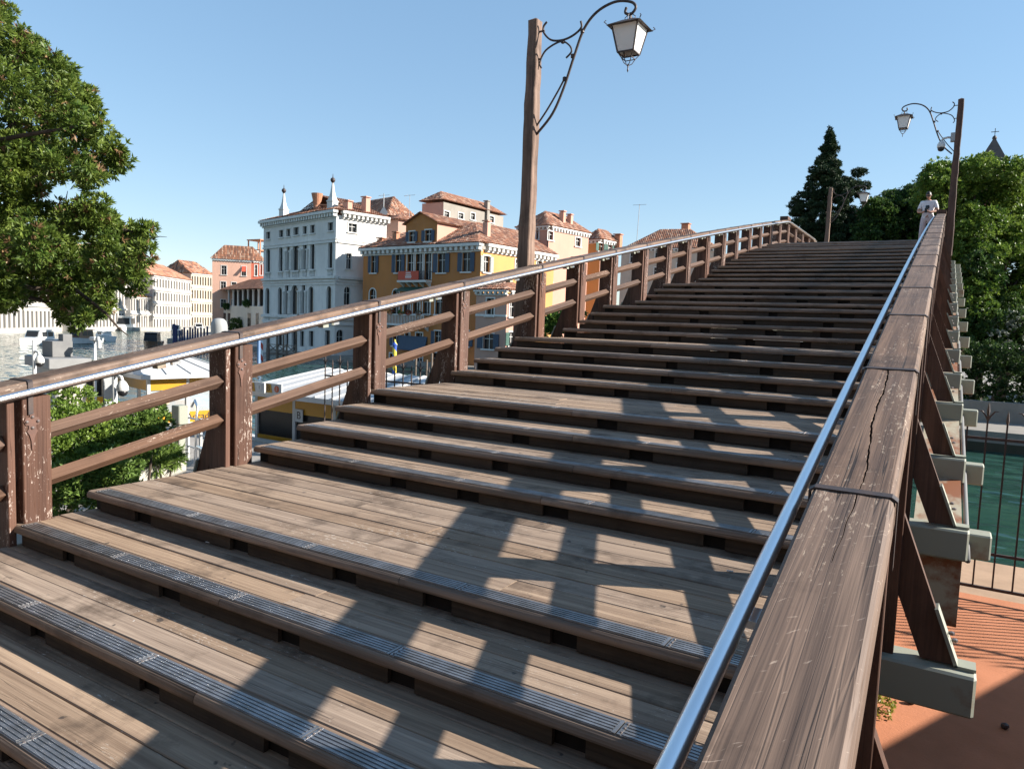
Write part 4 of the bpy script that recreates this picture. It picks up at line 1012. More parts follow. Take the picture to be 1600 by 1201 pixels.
# side wing of the palazzo with terrace rail
m_ = MB(); ws_.slab(m_, 8.3, slen, -.3, ws_.px(566, 390)[1], 0, 2.2); m_.build('side_wing', M['istria'], wp)

# -- turret between the two palaces
tx, ty = XY(622, 98)
tt = thing('roof_turret', 'small pink brown rooftop turret with tiled cap beside the white palazzo', 'building', (tx, ty, 8))
m_ = MB(); zt = W(622, 347, 98).z; m_.box((tx, ty, (zt+6)/2), (2.4, 2.4, zt-6), rz=math.radians(-14)); m_.build('wall', M['pinkbrown'], tt)
m_ = MB(); k = []
for a, b in ((-1, -1), (1, -1), (1, 1), (-1, 1)):
    c_, s__ = math.cos(math.radians(-14)), math.sin(math.radians(-14)); k.append((tx+1.6*(a*c_-b*s__), ty+1.6*(a*s__+b*c_), zt))
tiles([((k[i], k[(i+1) % 4], (tx, ty, zt+1.0)), (Vector(k[(i+1) % 4])-Vector(k[i]))) for i in range(4)], tt, seed=52)
m_ = MB(); p = W(599, 341, 95); m_.tube([p+Vector((0, 0, -4)), p+Vector((0, 0, 3.2))], .05, 6); m_.build('mast', M['grey_paint'], tt)
m_ = MB(); n_ = Vector((.5, -.85, .15)).normalized(); m_.prism([p+Vector((-.75, 0, .7)), p+Vector((0, 0, -.1)), p+Vector((.75, 0, .7)), p+Vector((0, 0, 1.5))], (.06, -.06, 0)); m_.build('panel_aerial', M['light_grey'], tt)
for u in (600, 640): 
    p = W(u, 318, 100); m_ = MB(); m_.tube([p+Vector((0, 0, -3)), p+Vector((0, 0, 1.2))], .035, 5); m_.bar(p+Vector((-1, 0, 1.1)), p+Vector((1, 0, 1.1)), .04, .04); m_.bar(p+Vector((-.6, -.3, .9)), p+Vector((-.6, .3, 1.3)), .03, .03); m_.build('antenna', M['grey_paint'], tt)

# -- ochre palazzo
ox, oy = XY(748, 75); of_ = Fac(ox, oy, -83.5); os_ = Fac(ox, oy, 6.5)
OE = of_.px(748, 389)[1]; olen = inter(of_, 566)
op = thing('ochre_palazzo', 'ochre palazzo with dark blue shutters and a red banner on its balcony', 'building', (ox, oy, 0))
top = [of_.rect(*r) for r in ((580, 587.5, 399.5, 426.3), (618, 627.4, 397, 426), (636.5, 646, 396.5, 437), (649.5, 660, 396, 437), (663.5, 674, 395.5, 437), (684, 696, 396, 426), (722.5, 735, 394.5, 424.5))]
mid = [of_.rect(*r) for r in ((577.5, 587, 451, 484), (613.5, 623.5, 452, 490), (631, 641, 464, 491), (645.5, 656, 463, 490), (661, 672, 462, 490), (680.5, 692, 461, 491))]
low = [of_.rect(*r) for r in ((579, 588, 517, 540), (614, 622, 517, 540), (633, 640, 520, 543), (650, 660, 520, 543), (679, 688, 517, 541), (722, 733, 517, 541))]
gnd = [of_.rect(*r) for r in ((583, 590, 553, 574), (609, 615, 552, 571), (648, 660, 550, 577), (676, 686, 551, 577))]
holes = top+mid+low+gnd
wall(of_, 0, olen, -.3, OE, holes, M['ochre'], op, {7, 8})
for i, h in enumerate(holes):
    sh_ = 'shutter_blue' if i in (0, 1, 5, 6, 13, 14, 17, 18) else None
    window(of_, h, op, shutters=sh_, arch=i in (7, 8), sill=i not in (2, 3, 4), pane='pane' if i < 7 or i > 12 else 'pane', frame='trim', mull=1)
def balcony(u0, u1, v0, v1, iron=True):
    a, b, z0, z1 = of_.rect(u0, u1, v0, v1); m_ = MB()
    of_.slab(m_, a, b, z0-.22, z0, 0, .95); bo = m_.build('balcony', M['trim'], op)
    for j in range(5):
        x = a+.2+(b-a-.4)*j/4; m_ = MB(); m_.prism([of_.p(x-.1, z0-.23, 0), of_.p(x-.1, z0-.23, .8), of_.p(x-.1, z0-.75, 0)], tuple(Vector((*(of_.d*.2), 0)))); m_.build('bracket', M['trim'], bo)
    m_ = MB(); mt = M['iron'] if iron else M['trim']; w = .025 if iron else .07
    n = int((b-a)/(.14 if iron else .24))
    for j in range(n+1): x = a+(b-a)*j/n; m_.bar(of_.p(x, z0, .9), of_.p(x, z1, .9), w, w)
    m_.bar(of_.p(a, z1, .9), of_.p(b, z1, .9), .07 if iron else .14, .05 if iron else .12)
    for e in (a, b): m_.bar(of_.p(e, z1, 0), of_.p(e, z1, .9), .06, .05)
    m_.build('balustrade', mt, bo, kind='stuff'); return bo, a, b, z0, z1
bo, a, b, z0, z1 = balcony(630, 675, 425, 438.5)
h = of_.rect(632, 664, 424.6, 438.2); m_ = MB(); of_.slab(m_, h[0], h[1], h[2], h[3], .96, .99); bn = tag(m_.build('banner', M['banner']), 'red banner hanging on the ochre palazzo balcony', 'banner')
for k_, (w0, w1, zf, th) in enumerate(((.38, .62, .82, .10), (.36, .62, .60, .10), (.34, .64, .38, .15), (.36, .64, .20, .06))):
    m_ = MB(); of_.slab(m_, h[0]+(h[1]-h[0])*w0, h[0]+(h[1]-h[0])*w1, h[2]+(h[3]-h[2])*(zf-th/2), h[2]+(h[3]-h[2])*(zf+th/2), .99, 1.0); m_.build('print_line', M['trim'], bn)
bo, a, b, z0, z1 = balcony(609, 671, 492, 506, iron=False)
for u, c_ in ((620, (.5, .05, .05)), (636, (.08, .16, .04)), (648, (.6, .06, .06)), (664, (.5, .35, .35))):
    s_, z_ = of_.px(u, 491); q = of_.p(s_, z1+.15, .95); fb = thing('flower_box', {620: 'leftmost red flower box', 636: 'leafy green flower box', 648: 'second red flower box', 664: 'pale pink flower box'}[u]+' on the lower balcony of the ochre palazzo', 'flowers', q, 'flower boxes on the ochre balcony')
    foliage('blossom', [((q.x, q.y, q.z+.1), (.35, .25, .22))], 40, .16, .05, ((.05, .12, .03), c_), fb, int(u), n=5)
    m_ = MB(); m_.box((q.x, q.y, q.z-.08), (.6, .25, .16)); m_.build('box', M['brick'], fb)
h = of_.rect(627, 672, 448, 459); m_ = MB(); m_.prism([of_.p(h[0], h[3], .02), of_.p(h[0], h[2]+.3, 1.0), of_.p(h[0], h[2]+.22, 1.0), of_.p(h[0], h[3]-.1, .02)], tuple(Vector((*(of_.d*(h[1]-h[0])), 0)))); m_.build('awning', M['shutter_green'], op)
h = of_.rect(626, 668, 525, 546); m_ = MB(); m_.prism([of_.p(h[0], h[3], .1), of_.p(h[0], h[2], .5), of_.p(h[0], h[2]-.1, .5), of_.p(h[0], h[3]-.1, .02)], tuple(Vector((*(of_.d*(h[1]-h[0])), 0)))); m_.build('blind', M['shutter_blue'], op)
sd = [os_.rect(*r) for r in ((755.5, 765, 400, 425.5), (805, 813.5, 406, 424), (838.5, 847, 408, 425), (770, 779, 470, 494))]
sl2 = inter(os_, 862); wall(os_, 0, sl2, -.3, OE, sd, M['ochre_lit_copy'], op)
for i, h in enumerate(sd): window(os_, h, op, shutters='shutter_grey' if i == 0 else None)
cornice(of_, -.2, olen+.2, OE+.6, op, h=.85, out=.6, step=.75, dent=.36); cornice(os_, .62, sl2, OE+.6, op, h=.85, out=.6, step=.75, dent=.36)
m_ = MB(); e0, e1, e2 = of_.p(olen, -.3), of_.p(olen, -.3)+Vector((*(os_.d*sl2), 0)), os_.p(sl2, -.3)
for q0, q1 in ((e0, e1), (e1, e2)): m_.quad(q0, q1, q1+Vector((0, 0, OE+.3)), q0+Vector((0, 0, OE+.3)))
m_.build('rear_wall', M['ochre'], op)
RZ = OE+.66
r0, r1 = of_.p(-.5, RZ, .5), of_.p(olen+.5, RZ, .5); r3 = os_.p(sl2, RZ, .5); r2 = r3+Vector((*(of_.d*(olen+1)), 0))
hh = 2.9; rA = r0.lerp(r1, .28)+Vector((*(os_.d*5.5), hh)); rB = r1.lerp(r0, .28)+Vector((*(os_.d*5.5), hh)); rC = rA+Vector((*(os_.d*(sl2-5)), 0)); rD = rB+Vector((*(os_.d*(sl2-5)), 0))
tiles([((r0, r1, rB, rA), of_.d.tolist()+[0]), ((r0, r3, rC, rA), os_.d.tolist()+[0]), ((r1, r2, rD, rB), os_.d.tolist()+[0]), ((rA, rB, rD, rC), of_.d.tolist()+[0])], op, seed=53)
# gabled dormer block
a, z0 = of_.px(682.4, 386); b, _ = of_.px(633.6, 386); ze = of_.px(682.4, 346.5)[1]; zp = of_.px(659, 333)[1]
s0, s1 = min(a, b), max(a, b); mid_ = (s0+s1)/2
dw = [of_.rect(639.5, 648, 362, 378), of_.rect(664.5, 674, 359.5, 377)]
wall(of_, s0, s1, RZ-.7, ze, dw, M['ochre'], op, name='dormer_wall')
for h in dw: window(of_, h, op, shutters='shutter_blue', sill=True)
m_ = MB(); m_.add([of_.p(s0, ze), of_.p(s1, ze), of_.p(mid_, zp)], [(0, 1, 2)]); m_.build('gable', M['ochre'], op)
m_ = MB(); bk = Vector((*(os_.d*7.5), 0)); m_.quad(of_.p(s0, RZ-.7), of_.p(s0, RZ-.7)+bk, of_.p(s0, ze)+bk, of_.p(s0, ze)); m_.build('dormer_side', M['peach'], op)  # sides lighter than the ochre front: sunlight put into their colour
m_ = MB(); m_.quad(of_.p(s1, RZ-.7), of_.p(s1, RZ-.7)+bk, of_.p(s1, ze)+bk, of_.p(s1, ze)); m_.build('dormer_side', M['peach'], op)
o_ = Vector((*(of_.n*.35), 0)); dz = Vector((0, 0, .1)); bk2 = Vector((*(os_.d*17), 0))
tiles([((of_.p(s0-.35, ze-.18)+o_+dz, of_.p(s0-.35, ze-.18)+bk2+dz, of_.p(mid_, zp)+bk2+dz, of_.p(mid_, zp)+o_+dz), os_.d.tolist()+[0]), ((of_.p(s1+.35, ze-.18)+o_+dz, of_.p(s1+.35, ze-.18)+bk2+dz, of_.p(mid_, zp)+bk2+dz, of_.p(mid_, zp)+o_+dz), os_.d.tolist()+[0])], op, seed=54)
for u, v, hgt, w in ((771.5, 388, 2.2, .62), (602, 390, 1.5, .6), (580, 392, .9, .8)):
    fc = os_ if u > 748 else of_; s_ = inter(fc, u); q = fc.p(s_, 0, -1.4); chimney((q.x, q.y, RZ+.2), w, hgt, op, mat='peach' if u > 748 else 'brick')

# -- generic box houses
def house(name, label, u_corner, d, az_side, left_u, right_u, v_eave, walls, roof_h=1.8, lw=(), rw=(), depth=None, seed=1, win=None, ov=.4, corn=True, ridge=.5, group=None, base=-.2, az_front=None, sw=None):
    cx, cy = XY(u_corner, d); f = Fac(cx, cy, az_front if az_front is not None else az_side-90); s = Fac(cx, cy, az_side)
    E_ = f.px(u_corner, v_eave)[1]; L = inter(f, left_u) if left_u is not None else (depth or 8); Rr = inter(s, right_u) if right_u is not None else (depth or 8)
    if L <= 0: L = depth or 8
    t = thing(name, label, 'building', (cx, cy, max(base, 0)), group)
    fh = [f.rect(*r[:4]) for r in lw]; shh = [s.rect(*r[:4]) for r in rw]
    wall(f, 0, L, base, E_, fh, M[walls[0]], t); wall(s, 0, Rr, base, E_, shh, M[walls[1]], t)
    for h, r in zip(fh, lw): window(f, h, t, shutters=r[4] if len(r) > 4 else sw)
    for h, r in zip(shh, rw): window(s, h, t, shutters=r[4] if len(r) > 4 else sw)
    m_ = MB(); e0, e1, e2 = f.p(L, base), f.p(L, base)+Vector((*(s.d*Rr), 0)), s.p(Rr, base)
    for q0, q1 in ((e0, e1), (e1, e2)): m_.quad(q0, q1, q1+Vector((0, 0, E_-base)), q0+Vector((0, 0, E_-base)))
    m_.build('rear_wall', M[walls[1]], t)
    if corn:
        cornice(f, -.1, L, E_+.3, t, h=.5, out=.35, step=.6, dent=.26); cornice(s, .36, Rr, E_+.3, t, h=.5, out=.35, step=.6, dent=.26)
    z = E_+.34; k = [f.p(-ov, z, ov), f.p(L+ov, z, ov), None, s.p(Rr+ov, z, ov)]; k[2] = k[1]+(k[3]-k[0])
    if L > Rr: ra, rb = k[0].lerp(k[3], .5)+(k[1]-k[0])*min(.45, .5*Rr/L), k[1].lerp(k[2], .5)-(k[1]-k[0])*min(.45, .5*Rr/L)
    else: ra, rb = k[0].lerp(k[1], .5)+(k[3]-k[0])*min(.45, .5*L/Rr), k[3].lerp(k[2], .5)-(k[3]-k[0])*min(.45, .5*L/Rr)
    up = Vector((0, 0, roof_h)); ra, rb = ra+up, rb+up
    fd, sdv = f.d.tolist()+[0], s.d.tolist()+[0]
    if L > Rr: tiles([((k[0], k[1], rb, ra), fd), ((k[3], k[2], rb, ra), fd), ((k[0], k[3], ra), sdv), ((k[1], k[2], rb), sdv)], t, seed=seed)
    else: tiles([((k[0], k[3], rb, ra), sdv), ((k[1], k[2], rb, ra), sdv), ((k[0], k[1], ra), fd), ((k[3], k[2], rb), fd)], t, seed=seed)
    return t, f, s, E_, L, Rr
an, f, s, E_, L, Rr = house('low_annex', 'low pink brown annex with tiled hip roof in front of the ochre palazzo', 791, 68, 8, 743, 826, 458, ('pinkbrown', 'peach'), 1.0, lw=((760.5, 772, 466, 493), (755, 771, 521, 545, 'shutter_blue')), rw=((796, 805, 471, 495, None), (795, 805, 519, 540, 'shutter_green')), seed=61)  # pink brown front and peach side put shade and sun into the walls
z = f.px(791, 495)[1]; m_ = MB(); f.slab(m_, 0, L, z, z+.2, 0, .06); m_.build('string_course', M['trim'], an)
pe, f, s, E_, L, Rr = house('peach_house', 'tall peach house with a blank sunlit wall behind the near lamp post', 852, 90, 9, 805, 914, 357, ('peach', 'peach'), 2.2, lw=((838, 842, 357, 374),), rw=((856, 864, 361.5, 375), (899, 907, 371.5, 385), (858, 862, 430, 440), (897, 903, 470, 490)), seed=62)
for u, hgt in ((881, 2.2), (892.5, 2.0)): q = s.p(inter(s, u), E_+.3, -.9); chimney((q.x, q.y, q.z), .62, hgt, pe, mat='peach')
m_ = MB(); q = f.p(.0, 0, .1); m_.tube([(q.x, q.y, 0), (q.x, q.y, E_)], .07, 6); m_.build('drainpipe', M['iron'], pe)
ga, f, s, E_, L, Rr = house('gabled_house', 'narrow peach gabled house with green shutters right of the peach house', 933, 99, 10, 908, 961, 378, ('ochre_lit_copy', 'peach'), 1.6, rw=((935, 943, 380, 393, 'shutter_green'), (949, 956, 383, 394, 'shutter_green')), seed=63)
ch = chimney(tuple(W(965, 392, 101)), .9, 2.1, ga)
bh, f, s, E_, L, Rr = house('long_roofed_house', 'long beige house with broad tiled roof and chimney behind the railing', 966, 118, 78, None, 1112, 388, ('beige', 'beige'), 3.6, rw=((985, 993, 396, 410), (1024, 1033, 390, 404), (1022, 1033, 418, 432), (1060, 1068, 396, 410), (1057, 1066, 412, 425)), depth=10, seed=64)
q = W(1071, 366, 124); chimney((q.x, q.y, q.z-.6), 1.2, 2.2, bh); q = W(995, 372, 122)
m_ = MB(); m_.tube([q+Vector((0, 0, -1)), q+Vector((.2, 0, 5.6))], .05, 5); m_.bar(q+Vector((-1, 0, 5.5)), q+Vector((1.4, 0, 5.5)), .05, .05); m_.build('antenna', M['grey_paint'], bh)
gw, f, s, E_, L, Rr = house('grey_upper_house', 'grey plastered upper house rising behind the ochre palazzo roof', 688, 112, 3, 655, 781, 316, ('pinkbrown', 'greywall'), 1.7, rw=((694, 702, 330.5, 339), (716, 724, 333, 342), (735.5, 742, 333, 343.5), (765, 771.5, 338, 348)), depth=8, seed=65, corn=False)
q = s.p(inter(s, 755), E_-1.2, .0); chimney((q.x, q.y, q.z), .75, 2.9, gw, mat='greywall')
house('rear_wing_house', 'red tiled house rising behind the white palazzo side', 603, 104, 14, None, 646, 341, ('pinkbrown', 'peach'), 3.2, depth=16, seed=69, corn=False)
# -- left group
pk, f, s, E_, L, Rr = house('pink_palazzo', 'pink palazzo with tiled hip roof beyond the white palazzo', 392, 172, 30, 331.5, 412, 409, ('pink', 'red'), 3.2, lw=((346, 354, 415, 429), (377.5, 384.5, 416, 431), (345, 353, 440, 453), (345, 353, 468, 480), (362, 369, 441, 453), (362, 369, 468, 480)), rw=((398, 402, 414, 431), (406.5, 410, 413, 430)), seed=66, az_front=-138)
h = f.rect(378, 384, 416, 424); m_ = MB(); m_.prism([f.p(h[0], h[3], .03), f.p(h[0], h[2], .8), f.p(h[0], h[2]-.1, .8), f.p(h[0], h[3]-.1, .03)], tuple(Vector((*(f.d*(h[1]-h[0])), 0)))); m_.build('awning', M['banner'], pk)
for u in (374, 398): q = W(u, 403, 176); chimney((q.x, q.y, q.z-1.5), 1.2, 3.0, pk, mat='trim')
q = W(405, 396, 182); m_ = MB()
for dx in (-2.2, 2.2):
    for dy in (-1.5, 1.5): m_.bar((q.x+dx, q.y+dy, q.z-2), (q.x+dx, q.y+dy, q.z+3.2), .25, .25)
m_.box((q.x, q.y, q.z+.6), (5, 3.6, .3)); m_.box((q.x, q.y, q.z+3.2), (5, 3.6, .25)); m_.build('roof_terrace', M['brick'], pk)
lx, ly = XY(411, 150); lf = Fac(lx, ly, -70)
lg = thing('loggia_house', 'low shaded house with columned loggia and dark tiled roof below the pink palazzo', 'building', (lx, ly, 0))
LL = inter(lf, 347); zt = lf.px(380, 452)[1]; zb_ = lf.px(380, 478)[1]
m_ = MB(); lf.slab(m_, 0, LL, -.2, zb_, -9, 0); m_.build('ground_floor', M['cream'], lg)
m_ = MB(); lf.slab(m_, .3, LL-.3, zb_, zt, -9, -2.2); m_.build('loggia_shade_wall', M['void_black'], lg)  # near-black wall colour stands in for shade in the loggia opening
for i in range(9):
    q = lf.p(.4+(LL-.8)*i/8, zb_, -.4); m_ = MB(); m_.lathe(q, [(.35, 0), (.25, .3), (.22, zt-zb_-.5), (.36, zt-zb_)], 8); m_.build('column', M['trim'], lg)
k = [lf.p(-.6, zt, .8), lf.p(LL+.6, zt, .8), lf.p(LL+.6, zt, -9.5), lf.p(-.6, zt, -9.5)]; ra = k[0].lerp(k[3], .5).lerp(k[1].lerp(k[2], .5), .25)+Vector((0, 0, 2.6)); rb = k[0].lerp(k[3], .5).lerp(k[1].lerp(k[2], .5), .75)+Vector((0, 0, 2.6))
tiles([((k[0], k[1], rb, ra), lf.d.tolist()+[0]), ((k[0], k[3], ra), (-lf.n).tolist()+[0]), ((k[1], k[2], rb), (-lf.n).tolist()+[0]), ((k[3], k[2], rb, ra), lf.d.tolist()+[0])], lg, seed=67, c0=(.2, .09, .055), c1=(.13, .065, .045), c2=(.26, .14, .09))
for u, v, w in ((358, 480, 9), (389, 475, 10)):
    h = lf.rect(u-w/2, u+w/2, v-6, v+4); q = lf.p((h[0]+h[1])/2, (h[2]+h[3])/2, .6)
    hb = thing('balcony_plants', 'green plants hanging over the %s balcony of the loggia house' % ('left' if u < 370 else 'right'), 'plants', q)
    foliage('foliage', [((q.x, q.y, q.z), (w*.5*150/F, .6, .7))], 12, .45, .12, ((.02, .06, .015), (.06, .12, .03)), hb, u, n=6)
for u0, u1 in ((349, 353), (356, 360), (387, 392), (400, 404)):
    h = lf.rect(u0, u1, 489, 510); m_ = MB(); lf.slab(m_, h[0], h[1], h[2], h[3], -.1, .04); m_.build('doorway', M['pane'], lg)
q = lf.p(inter(lf, 376), .6, 1.0); fs = thing('quay_shrub', 'dark green shrub against the wall of the loggia house', 'shrub', q)
foliage('foliage', [((q.x, q.y, 2.0), (1.6, 1.2, 2.0))], 7, .5, .13, ((.03, .07, .015), (.09, .14, .03)), fs, 68, n=6)

M['far_white'] = stucco('far_white_stone', (.46, .43, .39), .8, .4, .15)
M['far_cream'] = stucco('far_cream_stone', (.46, .39, .30), .8, .4, .15)
def far_palazzo(label, u_l, u_r, d_r, az, v_eave, wallm, rows, cols_, roof_h, seed, vbase=509, wn_=.5, wh=.62):
    x, y = XY(u_r, d_r); f = Fac(x, y, az); E_ = f.px(u_r, v_eave)[1]; L = inter(f, u_l)
    t = thing('canal_palazzo', label, 'building', (x, y, 0), 'palaces along the far bend of the canal')
    holes = []; H = E_/rows
    for r in range(rows):
        for c in range(cols_):
            w = L/cols_; cs = w*(c+.5); z0 = r*H+H*.18; holes.append((cs-w*wn_/2, cs+w*wn_/2, z0, z0+H*wh))
    wall(f, 0, L, -.2, E_, holes, M[wallm], t, reveal=.35)
    for h in holes:
        m_ = MB(); m_.quad(f.p(h[0], h[2], -.3), f.p(h[1], h[2], -.3), f.p(h[1], h[3], -.3), f.p(h[0], h[3], -.3)); wo = m_.build('window', M['pane'], t)
    for r in range(1, rows+1):
        m_ = MB(); f.slab(m_, 0, L, r*H-.18, r*H+.12, 0, .35); m_.build('string_course', M['trim'], t)
    bk = Vector((*(-f.n*14), 0))
    for a in (0, L): m_ = MB(); m_.quad(f.p(a, -.2), f.p(a, -.2)+bk, f.p(a, E_)+bk, f.p(a, E_)); m_.build('side_wall', M['pink' if wallm == 'far_cream' else wallm], t)
    k = [f.p(-.5, E_+.15, .6), f.p(L+.5, E_+.15, .6)]; k += [k[1]+bk, k[0]+bk]; md = bk*.5+Vector((0, 0, roof_h))
    ra, rb = k[0]+md+(k[1]-k[0])*.15, k[1]+md-(k[1]-k[0])*.15
    tiles([((k[0], k[1], rb, ra), f.d.tolist()+[0]), ((k[3], k[2], rb, ra), f.d.tolist()+[0]), ((k[0], k[3], ra), (-f.n).tolist()+[0]), ((k[1], k[2], rb), (-f.n).tolist()+[0])], t, seed=seed, cw=.55, rh=.9, c0=(.45, .19, .105))
    return t
far_palazzo('pale stone palace with orange roof left of the pink palazzo', 298.5, 331.3, 234, 172, 430, 'far_cream', 4, 8, 4.0, 71)
far_palazzo('long white palace with many tall windows at the canal bend', 239, 298, 212, 145, 439, 'far_white', 4, 14, 3.8, 72)
far_palazzo('low white palace beside the long white palace', 204, 238.6, 188, 145, 466, 'far_white', 2, 9, 2.0, 73, wn_=.55, wh=.7)
far_palazzo('broad white palace mostly hidden behind the overhanging tree', 120, 203.5, 178, 143, 418, 'far_white', 3, 16, 4, 74)
far_palazzo('grand white palace at the far left behind the tree', -30, 119.5, 158, 141, 405, 'far_white', 3, 22, 3, 75)

# -- church spire above the trees
M['spire'] = plain('spire_slate', (.11, .095, .085), (.075, .065, .06), .8, rough=.9)
p = W(1550, 260, 150); sp = thing('church_spire', 'grey pyramidal church spire with a cross above the green trees', 'spire', (p.x, p.y, 0))
zt = W(1550, 214, 150).z; zb_ = W(1550, 262, 150).z; w = 3.2
m_ = MB(); m_.box((p.x, p.y, zb_/2-.5), (w*2, w*2, zb_-1)); m_.build('tower', M['brick'], sp)
m_ = MB(); V = [(p.x+a*w*1.08, p.y+b*w*1.08, zb_-1.2) for a, b in ((-1, -1), (1, -1), (1, 1), (-1, 1))]+[(p.x+a*.25, p.y+b*.25, zt-.6) for a, b in ((-1, -1), (1, -1), (1, 1), (-1, 1))]; m_.add(V, [(0, 3, 2, 1), (4, 5, 6, 7)]+[(i, (i+1) % 4, 4+(i+1) % 4, 4+i) for i in range(4)]); m_.build('spire_roof', M['spire'], sp)
m_ = MB(); m_.lathe((p.x, p.y, zt-.7), [(.3, 0), (.45, .3), (.3, .7), (.05, .9)], 10); m_.bar((p.x, p.y, zt), (p.x, p.y, zt+1.6), .12, .12); m_.bar((p.x-.7, p.y, zt+.9), (p.x+.7, p.y, zt+.9), .12, .12); m_.build('cross', M['iron'], sp)
# small tiled house behind the conifer
house('garden_house', 'small tiled house peeping between the conifer and the dark trees', 1352, 75, 45, None, 1370, 358, ('cream', 'cream'), 2.0, depth=8, seed=76)
# far quay wall and bollards
m_ = MB(); m_.prism([(30, 45.4, FQ), (-8, 45.4, FQ), (-8, 45.9, FQ), (30, 45.9, FQ)], (0, 0, 1.05)); tag(m_.build('garden_wall', M['shade_toned_paving']), 'low grey stone wall along the shaded far quay', 'wall')
# ---------------------------------------------------------------- water bus stops
M['kiosk_grey'] = plain('kiosk_grey', (.24, .24, .235), (.19, .19, .185), 2, rough=.6)
M['roof_white'] = plain('white_roof_sheet', (.52, .52, .51), (.44, .44, .43), 2, rough=.5)
M['orange'] = plain('red_orange', (.60, .13, .03), (.5, .10, .03), 2, rough=.5)
M['blue_cloth'] = plain('blue_tarpaulin', (.12, .20, .42), (.09, .16, .36), 2, rough=.7)
M['poster'] = plain('blue_poster', (.03, .10, .24), (.02, .06, .15), 6, rough=.3)
def stop(label, x0, y0, az, L, Dp, z_floor, z_eave, dark=False):
    """floating shelter: long glazed wall from (x0, y0) along azimuth az, depth Dp behind it"""
    f = Fac(x0, y0, az); t = thing('water_bus_stop', label, 'bus stop', (x0, y0, 0), 'floating water bus shelters'); bk = -Dp
    m_ = MB(); f.slab(m_, -1.5, L+1.5, -.2, z_floor, bk-1.5, 1.2); m_.build('pontoon', M['light_grey'], t, bevel=.05)
    H = z_eave-z_floor; zb0, zb1, zt0, zt1 = z_floor+.75, z_floor+1.12, z_eave-.55, z_eave-.14
    for o in (0.0, bk):
        m_ = MB(); f.slab(m_, 0, L, z_floor, zb0, o-.04, o+.04); m_.build('lower_panel', M['grey_paint' if dark else 'white_paint'], t)
        m_ = MB(); f.slab(m_, 0, L, zb0, zb1, o-.05, o+.05); m_.build('lower_band', M['yellow'], t)
        m_ = MB(); f.slab(m_, 0, L, zt0, zt1, o-.05, o+.05); m_.build('upper_band', M['yellow'], t)
        n = max(2, int(L/1.5))
        for i in range(n):
            a, b = L*i/n+.05, L*(i+1)/n-.05
            m_ = MB(); m_.quad(f.p(a, zb1, o), f.p(b, zb1, o), f.p(b, zt0, o), f.p(a, zt0, o)); m_.build('pane', M['pane' if dark else 'glass'], t)
        for i in range(n+1):
            s = L*i/n; m_ = MB(); f.slab(m_, s-.05, s+.05, z_floor, z_eave, o-.052, o+.057); m_.build('mullion', M['light_grey'], t)
    for s in (0, L):
        m_ = MB(); m_.prism([f.p(s, zt0, 0), f.p(s, zt1, 0), f.p(s, zt1, bk), f.p(s, zt0, bk)], tuple(Vector((*(f.d*.05), 0)))); m_.build('end_band', M['yellow'], t)
        m_ = MB(); m_.prism([f.p(s, z_floor, bk*.55), f.p(s, zb1, bk*.55), f.p(s, zb1, bk), f.p(s, z_floor, bk)], tuple(Vector((*(f.d*.05), 0)))); m_.build('end_panel', M['yellow'], t)
    # low pitched roof with eaves
    e = .35; za = z_eave; zr = z_eave+.55
    P0, P1, P2, P3 = f.p(-e, za, e), f.p(L+e, za, e), f.p(L+e, za, bk-e), f.p(-e, za, bk-e); R0, R1 = f.p(.6, zr, bk/2), f.p(L-.6, zr, bk/2)
    m_ = MB(); m_.add([P0, P1, P2, P3, R0, R1], [(0, 1, 5, 4), (2, 3, 4, 5), (1, 2, 5), (3, 0, 4), (0, 3, 2, 1)]); ro = m_.build('roof', M['roof_white'], t)
    m_ = MB()
    n = int(L/.5)
    for i in range(n): q = i/(n-1); m_.bar(P0.lerp(P1, q)+Vector((0, 0, .015)), R0.lerp(R1, q)+Vector((0, 0, .015)), .05, .04); m_.bar(P3.lerp(P2, q)+Vector((0, 0, .015)), R0.lerp(R1, q)+Vector((0, 0, .015)), .05, .04)
    m_.build('roof_rib', M['roof_white'], ro, kind='stuff')
    m_ = MB(); 
    for a, b in ((P0, P1), (P1, P2), (P2, P3), (P3, P0)): m_.bar(a-Vector((0, 0, .07)), b-Vector((0, 0, .07)), .06, .13)
    m_.build('gutter', M['light_grey'], ro)
    m_ = MB()
    for i in range(max(2, int(L/2.2))): s = 1.2+i*2.0; f.slab(m_, s, s+1.2, z_floor+.4, z_floor+.46, bk+.2, bk+.6)
    m_.build('bench', M['brick'], t)
    return t, f, zb0, zb1, zt0, zt1
s1x, s1y = XY(231, 24.3)
st1, f, b0, b1, t0, t1 = stop('bright white and yellow water bus shelter lettered Accademia', s1x, s1y, 9.2, inter(Fac(s1x, s1y, 9.2), 349), 4.0, .55, CZ-2.18)
sA = inter(f, 322); text_mesh('Accademia', .34, f.p(sA, (b0+b1)/2, .065), Vector((*f.d, 0)), (0, 0, 1), M['dark_text'], st1)
r_ = ray(403, 620); s2x = 13.7*r_[0]/r_[1]
st2, f, b0, b1, t0, t1 = stop('shaded water bus shelter with letter B sign boards behind the second railing bay', s2x, 13.7, 90, 7.6, 4.2, .7, CZ-2.12, dark=True)
